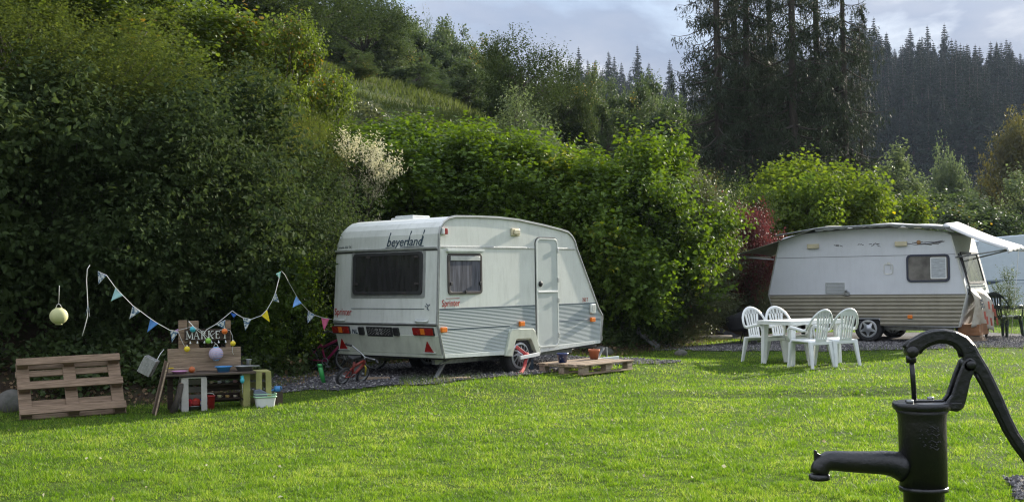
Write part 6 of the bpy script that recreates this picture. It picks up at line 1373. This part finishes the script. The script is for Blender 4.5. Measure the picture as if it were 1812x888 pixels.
def vnoise(X, Y, f, seed=3):
    g = np.random.default_rng(seed); T = g.random((256, 256)); x, y = X * f + 1000, Y * f + 1000; i, j = np.floor(x).astype(int), np.floor(y).astype(int); u, v = x - i, y - j; u, v = u * u * (3 - 2 * u), v * v * (3 - 2 * v)
    return (T[i % 256, j % 256] * (1 - u) + T[(i + 1) % 256, j % 256] * u) * (1 - v) + (T[i % 256, (j + 1) % 256] * (1 - u) + T[(i + 1) % 256, (j + 1) % 256] * u) * v
def lawn():
    g = np.random.default_rng(77); n = 900000
    # even coverage of the view: density falls with the square of distance
    d = 1 / (1 / 7.2 + g.random(n) * (1 / 46 - 1 / 7.2)); th = (g.random(n) - .5) * 1.30; X = d * np.sin(th) * 1.0; Y = d * np.cos(th)
    s = sdist(X, Y); k = (s < -.02 + .16 * np.sin(X * 6 + Y) * np.sin(Y * 5)) & ~in_gravel(X, Y) & (Y > 3)
    X, Y, d = X[k], Y[k], d[k]; r = g.random(len(X)); tuft = (vnoise(X, Y, 5.0) * .3 + vnoise(X, Y, 13.0) * .35 + vnoise(X, Y, 27.0, 4) * .35); tuft = np.clip((tuft - .25) * 2, 0, 1.2) ** 1.4
    bare_ = sst(.70, .85, vnoise(X, Y, .55, 8)) * .45 + sst(.78, .9, vnoise(X, Y, 1.7, 12)) * .4; kp = g.random(len(X)) > bare_; X, Y, d, r, tuft = X[kp], Y[kp], d[kp], r[kp], tuft[kp]
    h = (.015 + .015 * r) * (.4 + 1.35 * tuft) * (1 + .012 * d); w = .0055 * (d / 8) ** .85
    blades('lawn_grass', X, Y, h, w, lawn_mat(), .5, 5, label='short bright green mown lawn across the foreground', cat='lawn grass')
    scatter_leaves('fallen_leaves', 'a few small pale leaves and clover heads on the lawn', 'fallen leaves', leafmat('fallen_leaf', (.30, .26, .14), (.50, .48, .34), .2, .7, .1), 160, lambda g, n: (lambda d, a: (d * np.sin(a), d * np.cos(a)))(g.uniform(8, 20, n), g.uniform(-.42, .42, n)), .030, .022, .02, .05, 0, 9)
    # coarse grass along edges of gravel and bank
    X = g.uniform(-9, 14, 400000); Y = g.uniform(9, 27, 400000); s = sdist(X, Y); e = (np.abs(s + .05) < .16 + .10 * np.sin(X * 3)) | (in_gravel(X, Y) != in_gravel(X + .10, Y + .05)) | (in_gravel(X, Y) != in_gravel(X - .03, Y - .12))
    X, Y = X[e], Y[e]; keep = g.random(len(X)) < np.clip(.35 + .5 * np.sin(X * 2.2) * np.sin(Y * 2.9 + X), .03, .8); X, Y = X[keep], Y[keep]
    blades('long_grass', X, Y, g.uniform(.04, .13, len(X)), .008, LM['yhazel'], .35, 6, label='longer grass tufts along the gravel and the foot of the bank', cat='grass tufts')
    # sprinkled bits on the ground under the first caravan and beside it
    X = g.uniform(-1.5, .4, 2500); Y = g.uniform(14.2, 16.2, 2500); k = in_pad1(X, Y); X, Y = X[k], Y[k]
    blades('weeds', X, Y, g.uniform(.04, .12, len(X)), .009, LM['ivy'], .4, 8, label='sparse weeds growing through the gravel before the white caravan', cat='weeds')
lawn()
def meadow():
    g = np.random.default_rng(31); n = 260000; X = g.uniform(-32, 22, n); Y = g.uniform(26, 74, n); s = sdist(X, Y); tu = np.sin(X * .9 + 2 * np.sin(Y * .5)) * np.sin(Y * .8 + 1)
    k = (s > 6) & (s < 52) & (g.random(n) < .55 + .4 * tu); X, Y, tu = X[k], Y[k], tu[k]
    m = leafmat('meadow_grass', (.040, .065, .018), (.090, .115, .034), .3, .7, .1, c3=(.17, .15, .08), patch=.35)
    blades('meadow_grass', X, Y, g.uniform(.15, .38, len(X)) * (1 + .5 * tu), .055, m, .45, 7, label='rough tussocky grass on the hillside meadow', cat='meadow grass')
meadow()
def gravel():
    g = np.random.default_rng(12); X = g.uniform(-5, 14, 260000); Y = g.uniform(7, 25.5, 260000); d = np.hypot(X, Y); k = (in_pad1(X, Y) | in_pad2(X, Y)); X, Y = X[k], Y[k]; keep = g.random(len(X)) < .55; X, Y = X[keep][:42000], Y[keep][:42000]
    X2 = g.uniform(2.8, 4.5, 5000); Y2_ = g.uniform(6.3, 8.3, 5000); k = in_path(X2, Y2_); X = np.concatenate([X, X2[k]]); Y = np.concatenate([Y, Y2_[k]])
    n = len(X); Z = hfun(X, Y) + .02; r = g.uniform(.006, .020, n); base = np.array([(1, 0, 0), (0, 1, 0), (-1, 0, 0), (0, -1, 0), (0, 0, .8), (0, 0, -.6)]); a = g.random(n) * 6.28; ca_, sa = np.cos(a), np.sin(a)
    st = g.uniform(.7, 1.4, (n, 3)); v = base[None] * r[:, None, None] * st[:, None, :]; vx = v[..., 0] * ca_[:, None] - v[..., 1] * sa[:, None]; vy = v[..., 0] * sa[:, None] + v[..., 1] * ca_[:, None]
    v = np.stack([vx + X[:, None], vy + Y[:, None], v[..., 2] + Z[:, None]], -1).reshape(-1, 3); fc = np.array([(0, 1, 4), (1, 2, 4), (2, 3, 4), (3, 0, 4), (1, 0, 5), (2, 1, 5), (3, 2, 5), (0, 3, 5)])
    f = (np.arange(n)[:, None, None] * 6 + fc[None]).reshape(-1, 3)
    m = bpy.data.materials.new('stones'); m.use_nodes = True; nt = m.node_tree; b = nt.nodes['Principled BSDF']; b.inputs['Roughness'].default_value = .9; gg = N(nt, 'ShaderNodeNewGeometry'); rp = ramp(nt, [(0, (.04, .038, .04)), (.6, (.11, .105, .11)), (1, (.30, .285, .27))]); nt.links.new(gg.outputs['Random Per Island'], rp.inputs[0]); nt.links.new(rp.outputs[0], b.inputs['Base Color'])
    o = npmesh('gravel_stones', v, f, m); tag(o, 'loose grey gravel stones under the caravans and along the track', 'gravel'); o['kind'] = 'stuff'
gravel()

# ------------------------------------------------------------------ the air
HAZE = .00012
hb = MB(); hb.box(-420, 460, -60, 620, -40, 160); ho = hb.build('haze', [bpy.data.materials.new('haze')]); kind(ho, 'stuff', 'pale blue haze in the air before the far forest'); tag(ho, 'pale blue haze in the air before the far forest', 'haze')
hm = ho.data.materials[0]; hm.use_nodes = True; nt = hm.node_tree; nt.nodes.clear(); o_ = N(nt, 'ShaderNodeOutputMaterial'); pv = N(nt, 'ShaderNodeVolumePrincipled'); pv.inputs['Color'].default_value = (.62, .74, 1, 1); pv.inputs['Density'].default_value = HAZE; pv.inputs['Anisotropy'].default_value = .2; nt.links.new(pv.outputs[0], o_.inputs['Volume'])
